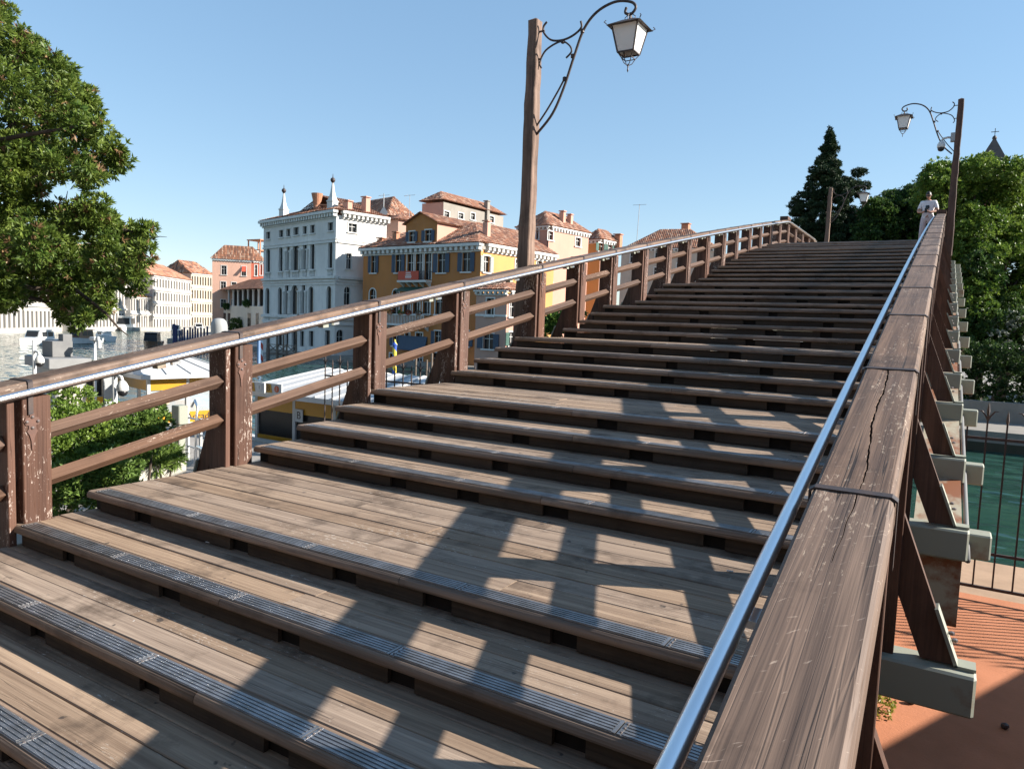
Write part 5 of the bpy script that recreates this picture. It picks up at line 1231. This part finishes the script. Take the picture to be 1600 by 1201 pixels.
for u0, u1, v0, v1, red in ((409.5, 433, 595.5, 611, False), (435.5, 460, 598, 613.5, True)):
    h = f.rect(u0, u1, v0, v1); m_ = MB(); f.slab(m_, h[0], h[1], h[2], h[3], .40, .44)
    sb = tag(m_.build('sign_board', M['light_grey']), 'small sign with letter B and a %s circle on the shaded shelter roof' % ('red' if red else 'grey'), 'sign')
    w = h[1]-h[0]; m_ = MB(); m_.prism([f.p(h[0]+.02, h[2]+.02, .443), f.p(h[0]+w*.42, h[2]+.02, .443), f.p(h[0]+w*.34, h[3]-.02, .443), f.p(h[0]+.02, h[3]-.02, .443)], tuple(Vector((*(f.n*.004), 0)))); m_.build('yellow_field', M['yellow'], sb)
    text_mesh('B', (h[3]-h[2])*.85, f.p(h[0]+w*.18, (h[2]+h[3])/2, .452), Vector((*f.d, 0)), (0, 0, 1), M['dark_text'], sb)
    c = f.p(h[0]+w*.70, (h[2]+h[3])/2, .447); m_ = MB(); n_ = Vector((*f.n, 0)); d_ = Vector((*f.d, 0)); r_ = (h[3]-h[2])*.33
    m_.prism([c+d_*math.cos(i*math.pi/8)*r_+Vector((0, 0, math.sin(i*math.pi/8)*r_)) for i in range(16)], tuple(n_*.004)); m_.build('disc', M['orange' if red else 'white_paint'], sb)
    text_mesh('2' if red else '1', (h[3]-h[2])*.5, c+n_*.009, d_, (0, 0, 1), M['white_paint' if red else 'dark_text'], sb)
h = f.rect(465.5, 477, 639, 658.5); m_ = MB(); f.slab(m_, h[0], h[1], h[2], h[3], .07, .10); sb = tag(m_.build('letter_panel', M['light_grey']), 'pale panel with a large black letter B on the shaded shelter glass', 'sign')
text_mesh('B', (h[3]-h[2])*.85, f.p((h[0]+h[1])/2, (h[2]+h[3])/2, .106), Vector((*f.d, 0)), (0, 0, 1), M['dark_text'], sb)
h = f.rect(413, 457, 632, 660); m_ = MB(); f.slab(m_, h[0], h[1], h[2], h[3], -.9, -.86); nb = tag(m_.build('notice_board', M['black']), 'dark glass notice board with blue poster inside the shaded shelter', 'notice board')
h = f.rect(440, 451, 633, 652); m_ = MB(); f.slab(m_, h[0], h[1], h[2], h[3], -.858, -.85); m_.build('poster', M['poster'], nb)
# grey flat roofed kiosk pontoon at the left
s3x, s3y = XY(79, 23.0)
st3 = thing('ticket_kiosk', 'grey flat roofed kiosk with window on the pontoon left of the shelters', 'kiosk', (s3x, s3y, 0)); f = Fac(s3x, s3y, 9)
L3 = inter(f, 180)
m_ = MB(); f.slab(m_, -2.5, L3+1, -.2, .5, -2.4, 1.2); m_.build('pontoon', M['light_grey'], st3)
h1 = [f.rect(135, 147, 590, 619), f.rect(149, 160, 590, 619), f.rect(97, 103, 590, 622)]
wall(f, .1, L3, .5, CZ-1.95, h1, M['cream'], st3, reveal=.12)
for h in h1:
    m_ = MB(); m_.quad(f.p(h[0], h[2], -.1), f.p(h[1], h[2], -.1), f.p(h[1], h[3], -.1), f.p(h[0], h[3], -.1)); m_.build('pane', M['pane'], st3)
h = f.rect(135, 160, 620, 631); m_ = MB(); f.slab(m_, h[0], h[1], h[2], h[3], .002, .05); m_.build('yellow_band', M['yellow'], st3)
h = f.rect(161, 179, 586, 640); m_ = MB(); f.slab(m_, h[0], h[1], h[2], h[3], .002, .06); m_.build('grey_panel', M['grey_paint'], st3)
m_ = MB(); f.slab(m_, -.15, 1.1, CZ-1.99, CZ-1.66, -2.1, .25); m_.build('roof_slab', M['kiosk_grey'], st3, bevel=.02)
m_ = MB(); f.slab(m_, 1.15, L3+.6, CZ-1.95, CZ-1.80, -1.4, .3); m_.build('low_roof', M['roof_white'], st3, bevel=.02)
m_ = MB(); m_.prism([f.p(.1, .5, 0), f.p(.1, CZ-1.95, 0), f.p(.1, CZ-1.95, -1.8), f.p(.1, .5, -1.8)], tuple(Vector((*(f.d*.1), 0)))); m_.build('end_wall', M['grey_paint'], st3)
q = f.p(.5, CZ-1.66, -1.0); m_ = MB(); m_.box((q.x, q.y, q.z+.26), (.65, .65, .52)); m_.box((q.x+.1, q.y+.2, q.z+.6), (.3, .3, .3)); tag(m_.build('roof_unit', M['grey_conduit'], bevel=.01), 'grey ventilation unit on the flat kiosk roof', 'roof unit')
for i in range(3):
    p = f.p(1.0+i*.16, CZ-1.765, -.1-i*.14); q = f.p(4.4+i*.1, CZ-1.765, -.4-i*.14); m_ = MB(); m_.bar(p, q, .10, .06); tag(m_.build('roof_board', M['beam']), ('nearest','middle','farthest')[i]+' grey board lying on the low white kiosk roof', 'board', 'boards on the kiosk roof')
# poles with cameras and lights
def pole(label, u, vt, d, z0, r=.045, group='thin metal poles by the landing', nm='metal_pole'):
    p = W(u, vt, d); m_ = MB(); m_.tube([(p.x, p.y, z0), (p.x, p.y, p.z)], r, 8); tag(m_.build(nm, M['light_grey'], smooth=True), label, 'pole', group); return p
p = pole('thin grey pole with white camera before the flat roofed kiosk', 53, 531, 17, QZ); dome_camera('white dome camera on the pole before the flat roofed kiosk', (p.x, p.y, W(53, 550, 17).z), 1, 1.1)
p = pole('thin grey pole with white camera rising from the near shrub', 179, 585, 13, QZ); dome_camera('white dome camera on the pole rising from the near shrub', (p.x, p.y, W(179, 588, 13).z), 1, 1.1)
p = pole('grey pole with instruments beyond the white kiosk roof', 148, 530, 24, 0)
m_ = MB(); m_.box((p.x, p.y, p.z+.02), (.3, .2, .12)); m_.box((p.x+.26, p.y, p.z-.15), (.11, .11, .28)); m_.box((p.x+.17, p.y, p.z+.0), (.14, .07, .2)); tag(m_.build('weather_sensor', M['white_paint'], bevel=.02), 'white sensor cluster on the pole beyond the kiosk', 'sensor')
pole('grey pole standing right of the yellow shelter', 342, 545, 21, 0, .06); pole('slim white pole standing right of the yellow shelter', 347, 560, 21.5, 0, .04)
q = W(306, 655, 15.5); m_ = MB(); m_.tube([(q.x, q.y, QZ), (q.x, q.y, q.z-.1), (q.x+.05, q.y, q.z+.25), (q.x-.1, q.y+.05, q.z+.4), (q.x-.22, q.y+.05, q.z+.25)], .025, 8); tag(m_.build('hook_pole', M['steel'], smooth=True), 'bent steel tube before the yellow Accademia band', 'pole')
q = W(281, 655, 15.2); m_ = MB(); m_.box((q.x, q.y, (q.z+QZ)/2+.1), (.16, .16, q.z-QZ+.2)); m_.box((q.x, q.y, q.z+.1), (.26, .22, .40)); tag(m_.build('ticket_machine', M['beam'], bevel=.015), 'olive grey ticket reader box before the yellow shelter', 'machine')
# mooring piles with rounded head
M['pile_grey'] = plain('pile_grey', (.34, .345, .335), (.28, .285, .275), 2, rough=.55)
p = W(342.5, 497, 23.5); pl = thing('mooring_pile', 'big grey steel mooring pile with domed head', 'pile', (p.x, p.y, 0))
m_ = MB(); r = .26; m_.lathe((p.x, p.y, -1), [(r, 0), (r, p.z+1-.35), (r*.98, p.z+1-.22), (r*.85, p.z+1-.10), (r*.55, p.z+1-.02), (.05, p.z+1)], 20); m_.build('shaft', M['pile_grey'], pl, smooth=True)
# white railing of the gangway
gr = thing('gangway_railing', 'white pipe railing of the gangway below the railing bay', 'railing', W(325, 700, 15.5)); gz = QZ
A, B = W(294, 700, 16.5), W(334, 706, 15.6); A.z = B.z = gz
for i in range(3):
    q = A.lerp(B, i/2); m_ = MB(); m_.tube([(q.x, q.y, gz), (q.x, q.y, gz+1.05)], .035, 8); m_.build('post', M['white_paint'], gr)
for zz in (.35, .68, 1.0):
    m_ = MB(); m_.tube([(A.x, A.y, gz+zz), (B.x, B.y, gz+zz)], .022, 8); m_.build('rail', M['white_paint'], gr)
A, B = W(305, 722, 14.2), W(345, 728, 13.2); A.z = B.z = gz; m_ = MB(); m_.tube([(A.x, A.y, gz), (A.x, A.y, gz+.7), (A.x+.08, A.y, gz+.78), (B.x, B.y, gz+.78)], .028, 8); m_.tube([(A.x, A.y, gz+.4), (B.x, B.y, gz+.4)], .022, 8); tag(m_.build('hoop_rail', M['steel'], smooth=True), 'low steel hoop rail in front of the gangway', 'railing')

# ---------------------------------------------------------------- mooring poles in the canal
def stripe_mat(name, c1, c2, pitch):
    t = NT(name); tc = t.node('ShaderNodeTexCoord'); sp = t.node('ShaderNodeSeparateXYZ'); t.link(tc.outputs['Object'], sp.inputs[0])
    an = t.math('ARCTAN2', sp.outputs[1], sp.outputs[0]); v = t.math('FRACT', t.math('ADD', t.math('DIVIDE', an, 2*math.pi), t.math('DIVIDE', sp.outputs[2], pitch)))
    t.set('Base Color', t.mix(t.math('GREATER_THAN', v, .5), c1, c2)); t.set('Roughness', .5); return t.m
M['yb'] = stripe_mat('yellow_blue_stripes', (.72, .56, .06), (.03, .09, .38), 1.1); M['rw'] = stripe_mat('red_white_stripes', (.45, .06, .04), (.62, .66, .68), 1.3)
def mooring(label, u, vt, d, mat, r=.16, cap=True, group='mooring poles in the canal'):
    p = W(u, vt, d); me = MB(); h = p.z
    me.lathe((0, 0, -1.0), [(r, 0), (r*.95, h+.2), (r*.95, h+.6), (r*1.35, h+.62), (r*.5, h+.85), (r*.4, h+1.0), (.02, h+1.05)] if cap else [(r, 0), (r*.9, h+1)], 12)
    o = me.build('mooring_pole', mat, None, smooth=False); o.location = (p.x, p.y, 0); return tag(o, label, 'mooring pole', group)
mooring('yellow and blue spiral striped mooring pole before the ochre palazzo', 617, 531, 55, M['yb'], .17)
mooring('red and white spiral striped mooring pole before the white palazzo', 409, 530, 78, M['rw'], .16)
M['pale_blue'] = plain('pale_blue_paint', (.16, .26, .42), (.12, .20, .34), 2); M['bare_pole'] = plain('bare_pole_wood', (.20, .16, .13), (.12, .09, .07), 4, rough=.9)
mooring('pale blue mooring pole before the white palazzo', 404.5, 530, 76, M['pale_blue'], .18, False)
for wd_, u, vt, d in (('left', 418, 526, 80), ('middle', 433, 522, 80), ('right', 443, 523, 82)): mooring(wd_+' one of three dark bare mooring poles before the white palazzo', u, vt, d, M['bare_pole'], .12, False, 'bare poles before the white palazzo')
for wd_, u, vt in (('first', 650, 556), ('second', 667, 562), ('third', 675, 552), ('fourth', 683, 572)): mooring(wd_+' from the left of the slim bare poles before the ochre palazzo', u, vt, 50, M['bare_pole'], .09, False, 'bare poles before the ochre palazzo')
M['pile_blue'] = plain('dark_blue_pile', (.035, .045, .13), (.03, .035, .08), 2)
for i, (u, vt) in enumerate(((272, 506), (275, 508), (281, 516), (284.5, 514), (288, 511), (293, 515), (297, 511), (301, 513), (305, 510), (309, 513), (314, 511), (319, 513), (324, 510))):
    mooring('first second third fourth fifth sixth seventh eighth ninth tenth eleventh twelfth thirteenth'.split()[i]+' from the left of the dark blue mooring piles at the canal bend', u, vt, 95, M['pile_blue'], .13 if i > 1 else .2, False, 'row of blue piles at the canal bend')
mooring('tall blue mooring post near the far white palace', 220, 493, 190, M['pile_blue'], .35, False)
for i in range(14): mooring('first second third fourth fifth sixth seventh eighth ninth tenth eleventh twelfth thirteenth fourteenth'.split()[i]+' from the left of the dark piles beneath the overhanging tree', 50+i*3.2+R_.uniform(-.6, .6), 499+R_.uniform(-2, 2), 175, M['bare_pole'], .16, False, 'dark piles under the tree')

# ---------------------------------------------------------------- boats
M['hull_white'] = plain('white_hull', (.72, .72, .70), (.66, .66, .64), 1, rough=.3); M['hull_wood'] = plain('varnished_hull', (.16, .07, .035), (.11, .05, .025), 2, rough=.25); M['hull_black'] = plain('black_hull', (.012, .012, .014), (.02, .02, .02), 2, rough=.3)
def boat(label, pos, head, L=8.5, Bm=2.3, hull='hull_white', cabin='hull_white', roof=True, group='motor boats on the canal', z=0.0, cab=(.28, .72), ch=1.15, nm='motor_boat'):
    t = thing(nm, label, 'boat', (pos[0], pos[1], 0), group); ca, sa = math.cos(head), math.sin(head)
    def P(x, y, zz): return (pos[0]+x*ca-y*sa, pos[1]+x*sa+y*ca, zz+z)
    secs = []; n = 10
    for i in range(n+1):
        f = i/n; x = (f-.5)*L; w = Bm/2*(1-max(0, (f-.45)/.55)**2.2)*(.9+.1*min(1, f*4)); sh = .75+.45*max(0, f-.4)**1.3
        secs.append([P(x, -w, sh), P(x, -w*.85, .05), P(x, 0, -.35), P(x, w*.85, .05), P(x, w, sh)])
    m_ = MB(); V = [p for s in secs for p in s]; Fc = [(i*5+k, i*5+k+1, i*5+k+6, i*5+k+5) for i in range(n) for k in range(4)]+[(0, 1, 2, 3, 4)]
    Fc += [(i*5+4, i*5, i*5+5, i*5+9) for i in range(n)]
    m_.add(V, Fc); m_.build('hull', M[hull], t)
    a, b = (cab[0]-.5)*L, (cab[1]-.5)*L; w = Bm*.38; z0, z1 = .8, .8+ch
    m_ = MB(); V = [P(a, -w, z0), P(b, -w, z0), P(b, w, z0), P(a, w, z0), P(a+.1, -w*.9, z1), P(b-.5, -w*.9, z1), P(b-.5, w*.9, z1), P(a+.1, w*.9, z1)]
    m_.add(V, [(4, 5, 6, 7), (0, 1, 5, 4), (1, 2, 6, 5), (2, 3, 7, 6), (3, 0, 4, 7)]); cb = m_.build('cabin', M[cabin], t)
    for sgn in (-1, 1):
        k = max(2, int((b-a)/1.1))
        for i in range(k):
            x0, x1 = a+.3+(b-a-1.0)*i/k, a+.3+(b-a-1.0)*(i+1)/k-.12; m_ = MB(); y0 = sgn*(w*.975+.012); y1 = sgn*(w*.915+.012); m_.quad(P(x0, y0, z0+ch*.3), P(x1, y0, z0+ch*.3), P(x1, y1, z0+ch*.85), P(x0, y1, z0+ch*.85)); m_.build('window', M['pane'], cb)
    m_ = MB(); m_.quad(P(b-.08, -w*.8, z0+ch*.3), P(b-.08, w*.8, z0+ch*.3), P(b-.36, w*.78, z0+ch*.88), P(b-.36, -w*.78, z0+ch*.88)); m_.build('windscreen', M['pane'], cb)
    if roof: m_ = MB(); m_.add([P(a-.3, -w, z1+.01), P(b-.3, -w, z1+.01), P(b-.3, w, z1+.01), P(a-.3, w, z1+.01), P(a-.3, -w, z1+.09), P(b-.35, -w, z1+.09), P(b-.35, w, z1+.09), P(a-.3, w, z1+.09)], [(0, 3, 2, 1), (4, 5, 6, 7), (0, 1, 5, 4), (1, 2, 6, 5), (2, 3, 7, 6), (3, 0, 4, 7)]); m_.build('cabin_roof', M[cabin], cb)
    return t
def on_water(u, v): return WZ(u, v, 0.15)
p = on_water(62, 537); boat('white motor cruiser with windscreen under the overhanging tree', p, math.radians(-60), 7.5, 2.6)
p = on_water(127, 535); boat('dark roofed motor boat next to the white cruiser', p, math.radians(-65), 7, 2.2, 'hull_white', 'hull_wood')
p = on_water(162, 530); boat('low white open launch far out on the canal', p, math.radians(170), 6, 2.0, ch=.6)
p = on_water(238, 540); boat('dark varnished water taxi near the row of blue piles', p, math.radians(-40), 8.5, 2.3, 'hull_wood', 'hull_black')
p = WZ(200, 515, 0.1); boat('long white water bus in front of the far palaces', p, math.radians(-38), 20, 4.4, 'hull_white', 'hull_white', cab=(.08, .9), ch=2.6, nm='water_bus')
p = WZ(275, 521, 0.1); boat('small white boat moored beside the blue piles', p, math.radians(-40), 7, 2.2)
p = WZ(310, 516, 0.1); boat('white boat with low cabin moored behind the blue piles', p, math.radians(-30), 9, 2.6)
p = WZ(560, 600, 0); p = W(615, 588, 24); boat('black gondola with blue cover moored behind the iron fence', (p.x, p.y), math.radians(5), 9, 1.5, 'hull_black', 'blue_cloth', roof=False, ch=.55, cab=(.3, .85), nm='gondola')
p = W(640, 582, 26); boat('black gondola with blue cover moored farther from the iron fence', (p.x, p.y+1), math.radians(5), 9, 1.5, 'hull_black', 'blue_cloth', roof=False, ch=.55, cab=(.3, .85), nm='gondola')
# timber jetty with cross braced rail before the white palazzo
p, q = WZ(420, 553, .75), WZ(462, 556, .75); jt = thing('jetty', 'dark jetty with cross braced railing before the white palazzo', 'jetty', p)
d_ = (q-p).normalized(); pv = Vector((-d_.y, d_.x, 0))
m_ = MB(); m_.prism([p, q, q+pv*2, p+pv*2], (0, 0, .15)); m_.build('deck', M['bare_pole'], jt)
for i in range(4):
    a = p.lerp(q, i/3); m_ = MB(); m_.bar((a.x, a.y, -.5), (a.x, a.y, 2.0), .14, .14); m_.build('post', M['bare_pole'], jt)
    if i < 3:
        b = p.lerp(q, (i+1)/3); m_ = MB(); up = Vector((0, 0, 1.1)); lo = Vector((0, 0, .25)); m_.bar(a+up, b+lo, .07, .07); m_.bar(a+lo, b+up, .07, .07); m_.bar(a+up, b+up, .08, .08); m_.build('cross_brace', M['bare_pole'], jt)

# ---------------------------------------------------------------- person on the crest
M['skin'] = plain('skin', (.46, .25, .17), (.40, .21, .14), 3, rough=.5); M['tee'] = plain('white_cotton', (.72, .70, .72), (.66, .64, .66), 5, rough=.9); M['trousers'] = plain('pale_pink_trousers', (.60, .50, .50), (.52, .43, .43), 5, rough=.9); M['hair'] = plain('dark_hair', (.018, .013, .010), (.03, .02, .015), 9, rough=.5); M['shoe'] = plain('white_shoes', (.68, .62, .56), (.6, .52, .45), 4)
def person():
    c = Vector((-1.02, 26.95, TOPZ)); yaw = math.radians(-8)
    t = thing('person', 'man in white T-shirt and pale trousers looking down at a phone beside the lamp post', 'person', c)
    J = {'pel': (0, 0, .95), 'sp': (0, .01, 1.10), 'ch': (0, .0, 1.30), 'ne': (0, -.02, 1.46), 'nk': (0, -.045, 1.54),
         'shl': (-.19, 0, 1.42), 'ell': (-.27, -.03, 1.14), 'wrl': (-.10, -.25, 1.10), 'hal': (-.03, -.29, 1.12),
         'shr': (.19, 0, 1.42), 'elr': (.27, -.03, 1.14), 'wrr': (.11, -.25, 1.08), 'har': (.04, -.29, 1.10),
         'hil': (-.10, 0, .90), 'knl': (-.13, -.03, .50), 'anl': (-.17, .05, .09), 'tol': (-.20, -.12, .05),
         'hir': (.10, 0, .90), 'knr': (.12, -.03, .50), 'anr': (.13, .03, .09), 'tor': (.15, -.14, .05)}
    Rd = {'pel': (.155, .115), 'sp': (.150, .11), 'ch': (.175, .12), 'ne': (.10, .09), 'nk': (.058, .058), 'shl': (.088, .085), 'ell': (.052, .052), 'wrl': (.034, .034), 'hal': (.036, .026), 'shr': (.088, .085), 'elr': (.052, .052), 'wrr': (.034, .034), 'har': (.036, .026), 'hil': (.115, .11), 'knl': (.078, .078), 'anl': (.055, .055), 'tol': (.045, .035), 'hir': (.115, .11), 'knr': (.078, .078), 'anr': (.055, .055), 'tor': (.045, .035)}
    E_ = [('pel', 'sp'), ('sp', 'ch'), ('ch', 'ne'), ('ne', 'nk'), ('ch', 'shl'), ('shl', 'ell'), ('ell', 'wrl'), ('wrl', 'hal'), ('ch', 'shr'), ('shr', 'elr'), ('elr', 'wrr'), ('wrr', 'har'), ('pel', 'hil'), ('hil', 'knl'), ('knl', 'anl'), ('anl', 'tol'), ('pel', 'hir'), ('hir', 'knr'), ('knr', 'anr'), ('anr', 'tor')]
    # fingers: short chains from each palm
    fi = []
    for s, h in ((-1, 'hal'), (1, 'har')):
        for k in range(5):
            a, b = 'f%d%d' % (s, k), 'g%d%d' % (s, k); o = J[h]
            if k < 4: J[a] = (o[0]-s*.035, o[1]-.015-.0*k, o[2]+.03-.018*k); J[b] = (o[0]-s*(.072-.006*abs(k-1)), o[1]+.01, o[2]+.03-.019*k)
            else: J[a] = (o[0]+s*.0, o[1]+.02, o[2]+.04); J[b] = (o[0]-s*.03, o[1]-.005, o[2]+.065)
            Rd[a] = Rd[b] = (.0095, .0095); E_ += [(h, a), (a, b)]
    nm = list(J); me = bpy.data.meshes.new('body'); me.from_pydata([J[k] for k in nm], [(nm.index(a), nm.index(b)) for a, b in E_], [])
    o = bpy.data.objects.new('body', me); COL.objects.link(o)
    sk = o.modifiers.new('s', 'SKIN'); sk.use_smooth_shade = True
    for i, k in enumerate(nm): me.skin_vertices[0].data[i].radius = Rd[k]
    me.skin_vertices[0].data[nm.index('pel')].use_root = True
    ss = o.modifiers.new('u', 'SUBSURF'); ss.levels = 2; ss.render_levels = 2
    dg = bpy.context.evaluated_depsgraph_get(); nm_ = bpy.data.meshes.new_from_object(o.evaluated_get(dg)); bpy.data.objects.remove(o)
    # head joined into the same figure
    bm = bmesh.new(); bm.from_mesh(nm_)
    hs = bmesh.ops.create_uvsphere(bm, u_segments=20, v_segments=14, radius=1.0)['verts']
    hm = Matrix.Translation((0, -.085, 1.64)) @ Matrix.Rotation(math.radians(28), 4, 'X')
    for v in hs:
        x, y, z = v.co; w = .074*(1-.16*max(0, -z)); yy = y*.095-(.012*max(0, 1-abs(z+.25)*2) if y < -.6 else 0)
        if y < -.8 and abs(x) < .3: yy -= .022*max(0, 1-abs(z+.10)*3.2)
        v.co = hm @ Vector((x*w, yy, z*.118))
    for s in (-1, 1):
        ev = bmesh.ops.create_uvsphere(bm, u_segments=8, v_segments=6, radius=1.0)['verts']
        for v in ev: v.co = hm @ Vector((s*.074+v.co.x*.012, .012+v.co.y*.022, -.005+v.co.z*.032))
    bm.to_mesh(nm_); bm.free()
    nm_.materials.clear()
    for k in ('tee', 'trousers', 'skin', 'shoe'): nm_.materials.append(M[k])
    for p in nm_.polygons:
        q = p.center; p.use_smooth = True
        if q.z < .11: p.material_index = 3
        elif q.z < .93: p.material_index = 1
        elif q.z > 1.475 or q.y < -.105 or (abs(q.x) > .2 and q.z < 1.24): p.material_index = 2
        else: p.material_index = 0
    mw = Matrix.Translation(c) @ Matrix.Rotation(yaw, 4, 'Z'); nm_.transform(mw)
    link(bpy.data.objects.new('body', nm_), t)
    def add(mb_, n, mt): 
        o = mb_.build(n, M[mt], t, smooth=True); o.data.transform(mw); return o
    m_ = MB(); V = []; Fc = []; n, r = 16, 7
    for i in range(r+1):
        ph = math.pi*.5-(i/r)*math.pi*.62
        for k in range(n):
            th = 2*math.pi*k/n; lim = 1.0; x, y, z = math.cos(ph)*math.cos(th), math.cos(ph)*math.sin(th), math.sin(ph)
            if y < -.45: z = max(z, .42)
            V.append(hm @ Vector((x*.080, y*.102+.004, z*.126)))
    for i in range(r):
        for k in range(n): Fc.append((i*n+k, i*n+(k+1) % n, (i+1)*n+(k+1) % n, (i+1)*n+k))
    m_.add(V, Fc); add(m_, 'hair', 'hair')
    m_ = MB(); m_.box(hm @ Vector((0, -.092, .012)), (.125, .02, .035)); add(m_, 'sunglasses', 'black')
    m_ = MB(); m_.prism([(-.05, -.123, 1.32), (.045, -.123, 1.32), (.055, -.128, 1.24), (.02, -.128, 1.20), (.04, -.13, 1.16), (-.04, -.13, 1.16), (-.02, -.128, 1.21), (-.055, -.128, 1.25)], (0, -.006, 0)); add(m_, 'shirt_print', 'black')
    m_ = MB(); m_.box(mw @ Vector((0, -.315, 1.135)), (.075, .02, .145)); tag(m_.build('phone', M['black'], bevel=.004), 'black phone held in the hands of the man', 'phone')
person()
# litter, pebbles, weeds on the terrace and steps
for u, v, nm, lb in ((1424, 1096, 'stone_chip', 'dark stone chip on the sunlit orange terrace'), (1570, 1134, 'stone_chip', 'dark stone chip on the shaded orange terrace')):
    p = WZ(u, v, QZ+.02); m_ = MB(); m_.lathe(p, [(.02, -.02), (.034, .0), (.03, .02), (.008, .032)], 7); tag(m_.build(nm, M['iron']), lb, 'stone', 'stone chips on the terrace')
p = WZ(1380, 1115, QZ); wt = thing('weed', 'small yellow green weed at the foot of the bridge', 'plant', p)
foliage('leaves', [((p.x, p.y, QZ+.06), (.10, .14, .07)), ((p.x-.05, p.y+.3, QZ+.05), (.06, .1, .05))], 420, .032, .009, ((.14, .18, .03), (.40, .36, .06)), wt, 81, n=5)
p = onp = None
for k, u, v, wd_ in ((2, 324, 848, 'leftmost'), (3, 1140, 893, 'rightmost')):
    z = NZ(k)+.004; q = WZ(u, v, z); m_ = MB(); m_.tube([(q.x-.016, q.y, z+.004), (q.x+.018, q.y+.008, z+.004)], .0042, 6); tag(m_.build('cigarette_end', M['white_paint']), wd_+' pale cigarette end lying on the wooden steps', 'litter', 'litter on the steps')
# unseen museum behind the viewer, added and darkened to cut light from there
mu = thing('museum_light_block', 'long dark stone museum building across the square behind the viewer', 'building', (-10, -14, QZ))
M['museum'] = stucco('museum_bounce_dark', (.10, .095, .09)); mf = Fac(-45, -12.5, 90); hs_ = [(6+i*6.0, 7.6+i*6.0, QZ+2+j*4.4, QZ+4.6+j*4.4) for i in range(11) for j in range(3)]
mf.n = np.array([0., 1.]); wall(mf, 0, 75, QZ-.1, QZ+14, hs_, M['museum'], mu)
for h in hs_: window(mf, h, mu, mull=0)
m_ = MB(); m_.span((-45, -24, QZ+14), (30, -12.1, QZ+14.5)); m_.build('roof', M['brick'], mu)
# low unseen block right of the frame, added to cast the terrace shadow
pv_ = thing('terrace_shadow_block', 'low brick pavilion standing right of the orange terrace', 'building', (6.5, 8, QZ))
a, b = (5.05-.46*14, 9.12-14), (5.05+.46*3.5, 9.12+3.5)
a = (5.05-.46*9, 9.12-9.0)
m_ = MB(); m_.prism([(a[0], a[1], QZ), (b[0], b[1], QZ), (b[0]+5, b[1]-2.3, QZ), (a[0]+5, a[1]-2.3, QZ)], (0, 0, 2.9)); m_.build('wall', M['brick'], pv_)
m_ = MB(); m_.prism([(a[0], a[1], QZ+2.9), (b[0], b[1], QZ+2.9), (b[0]+5, b[1]-2.3, QZ+2.9), (a[0]+5, a[1]-2.3, QZ+2.9)], (0, 0, .1)); m_.build('roof_slab', M['quay_stone'], pv_)
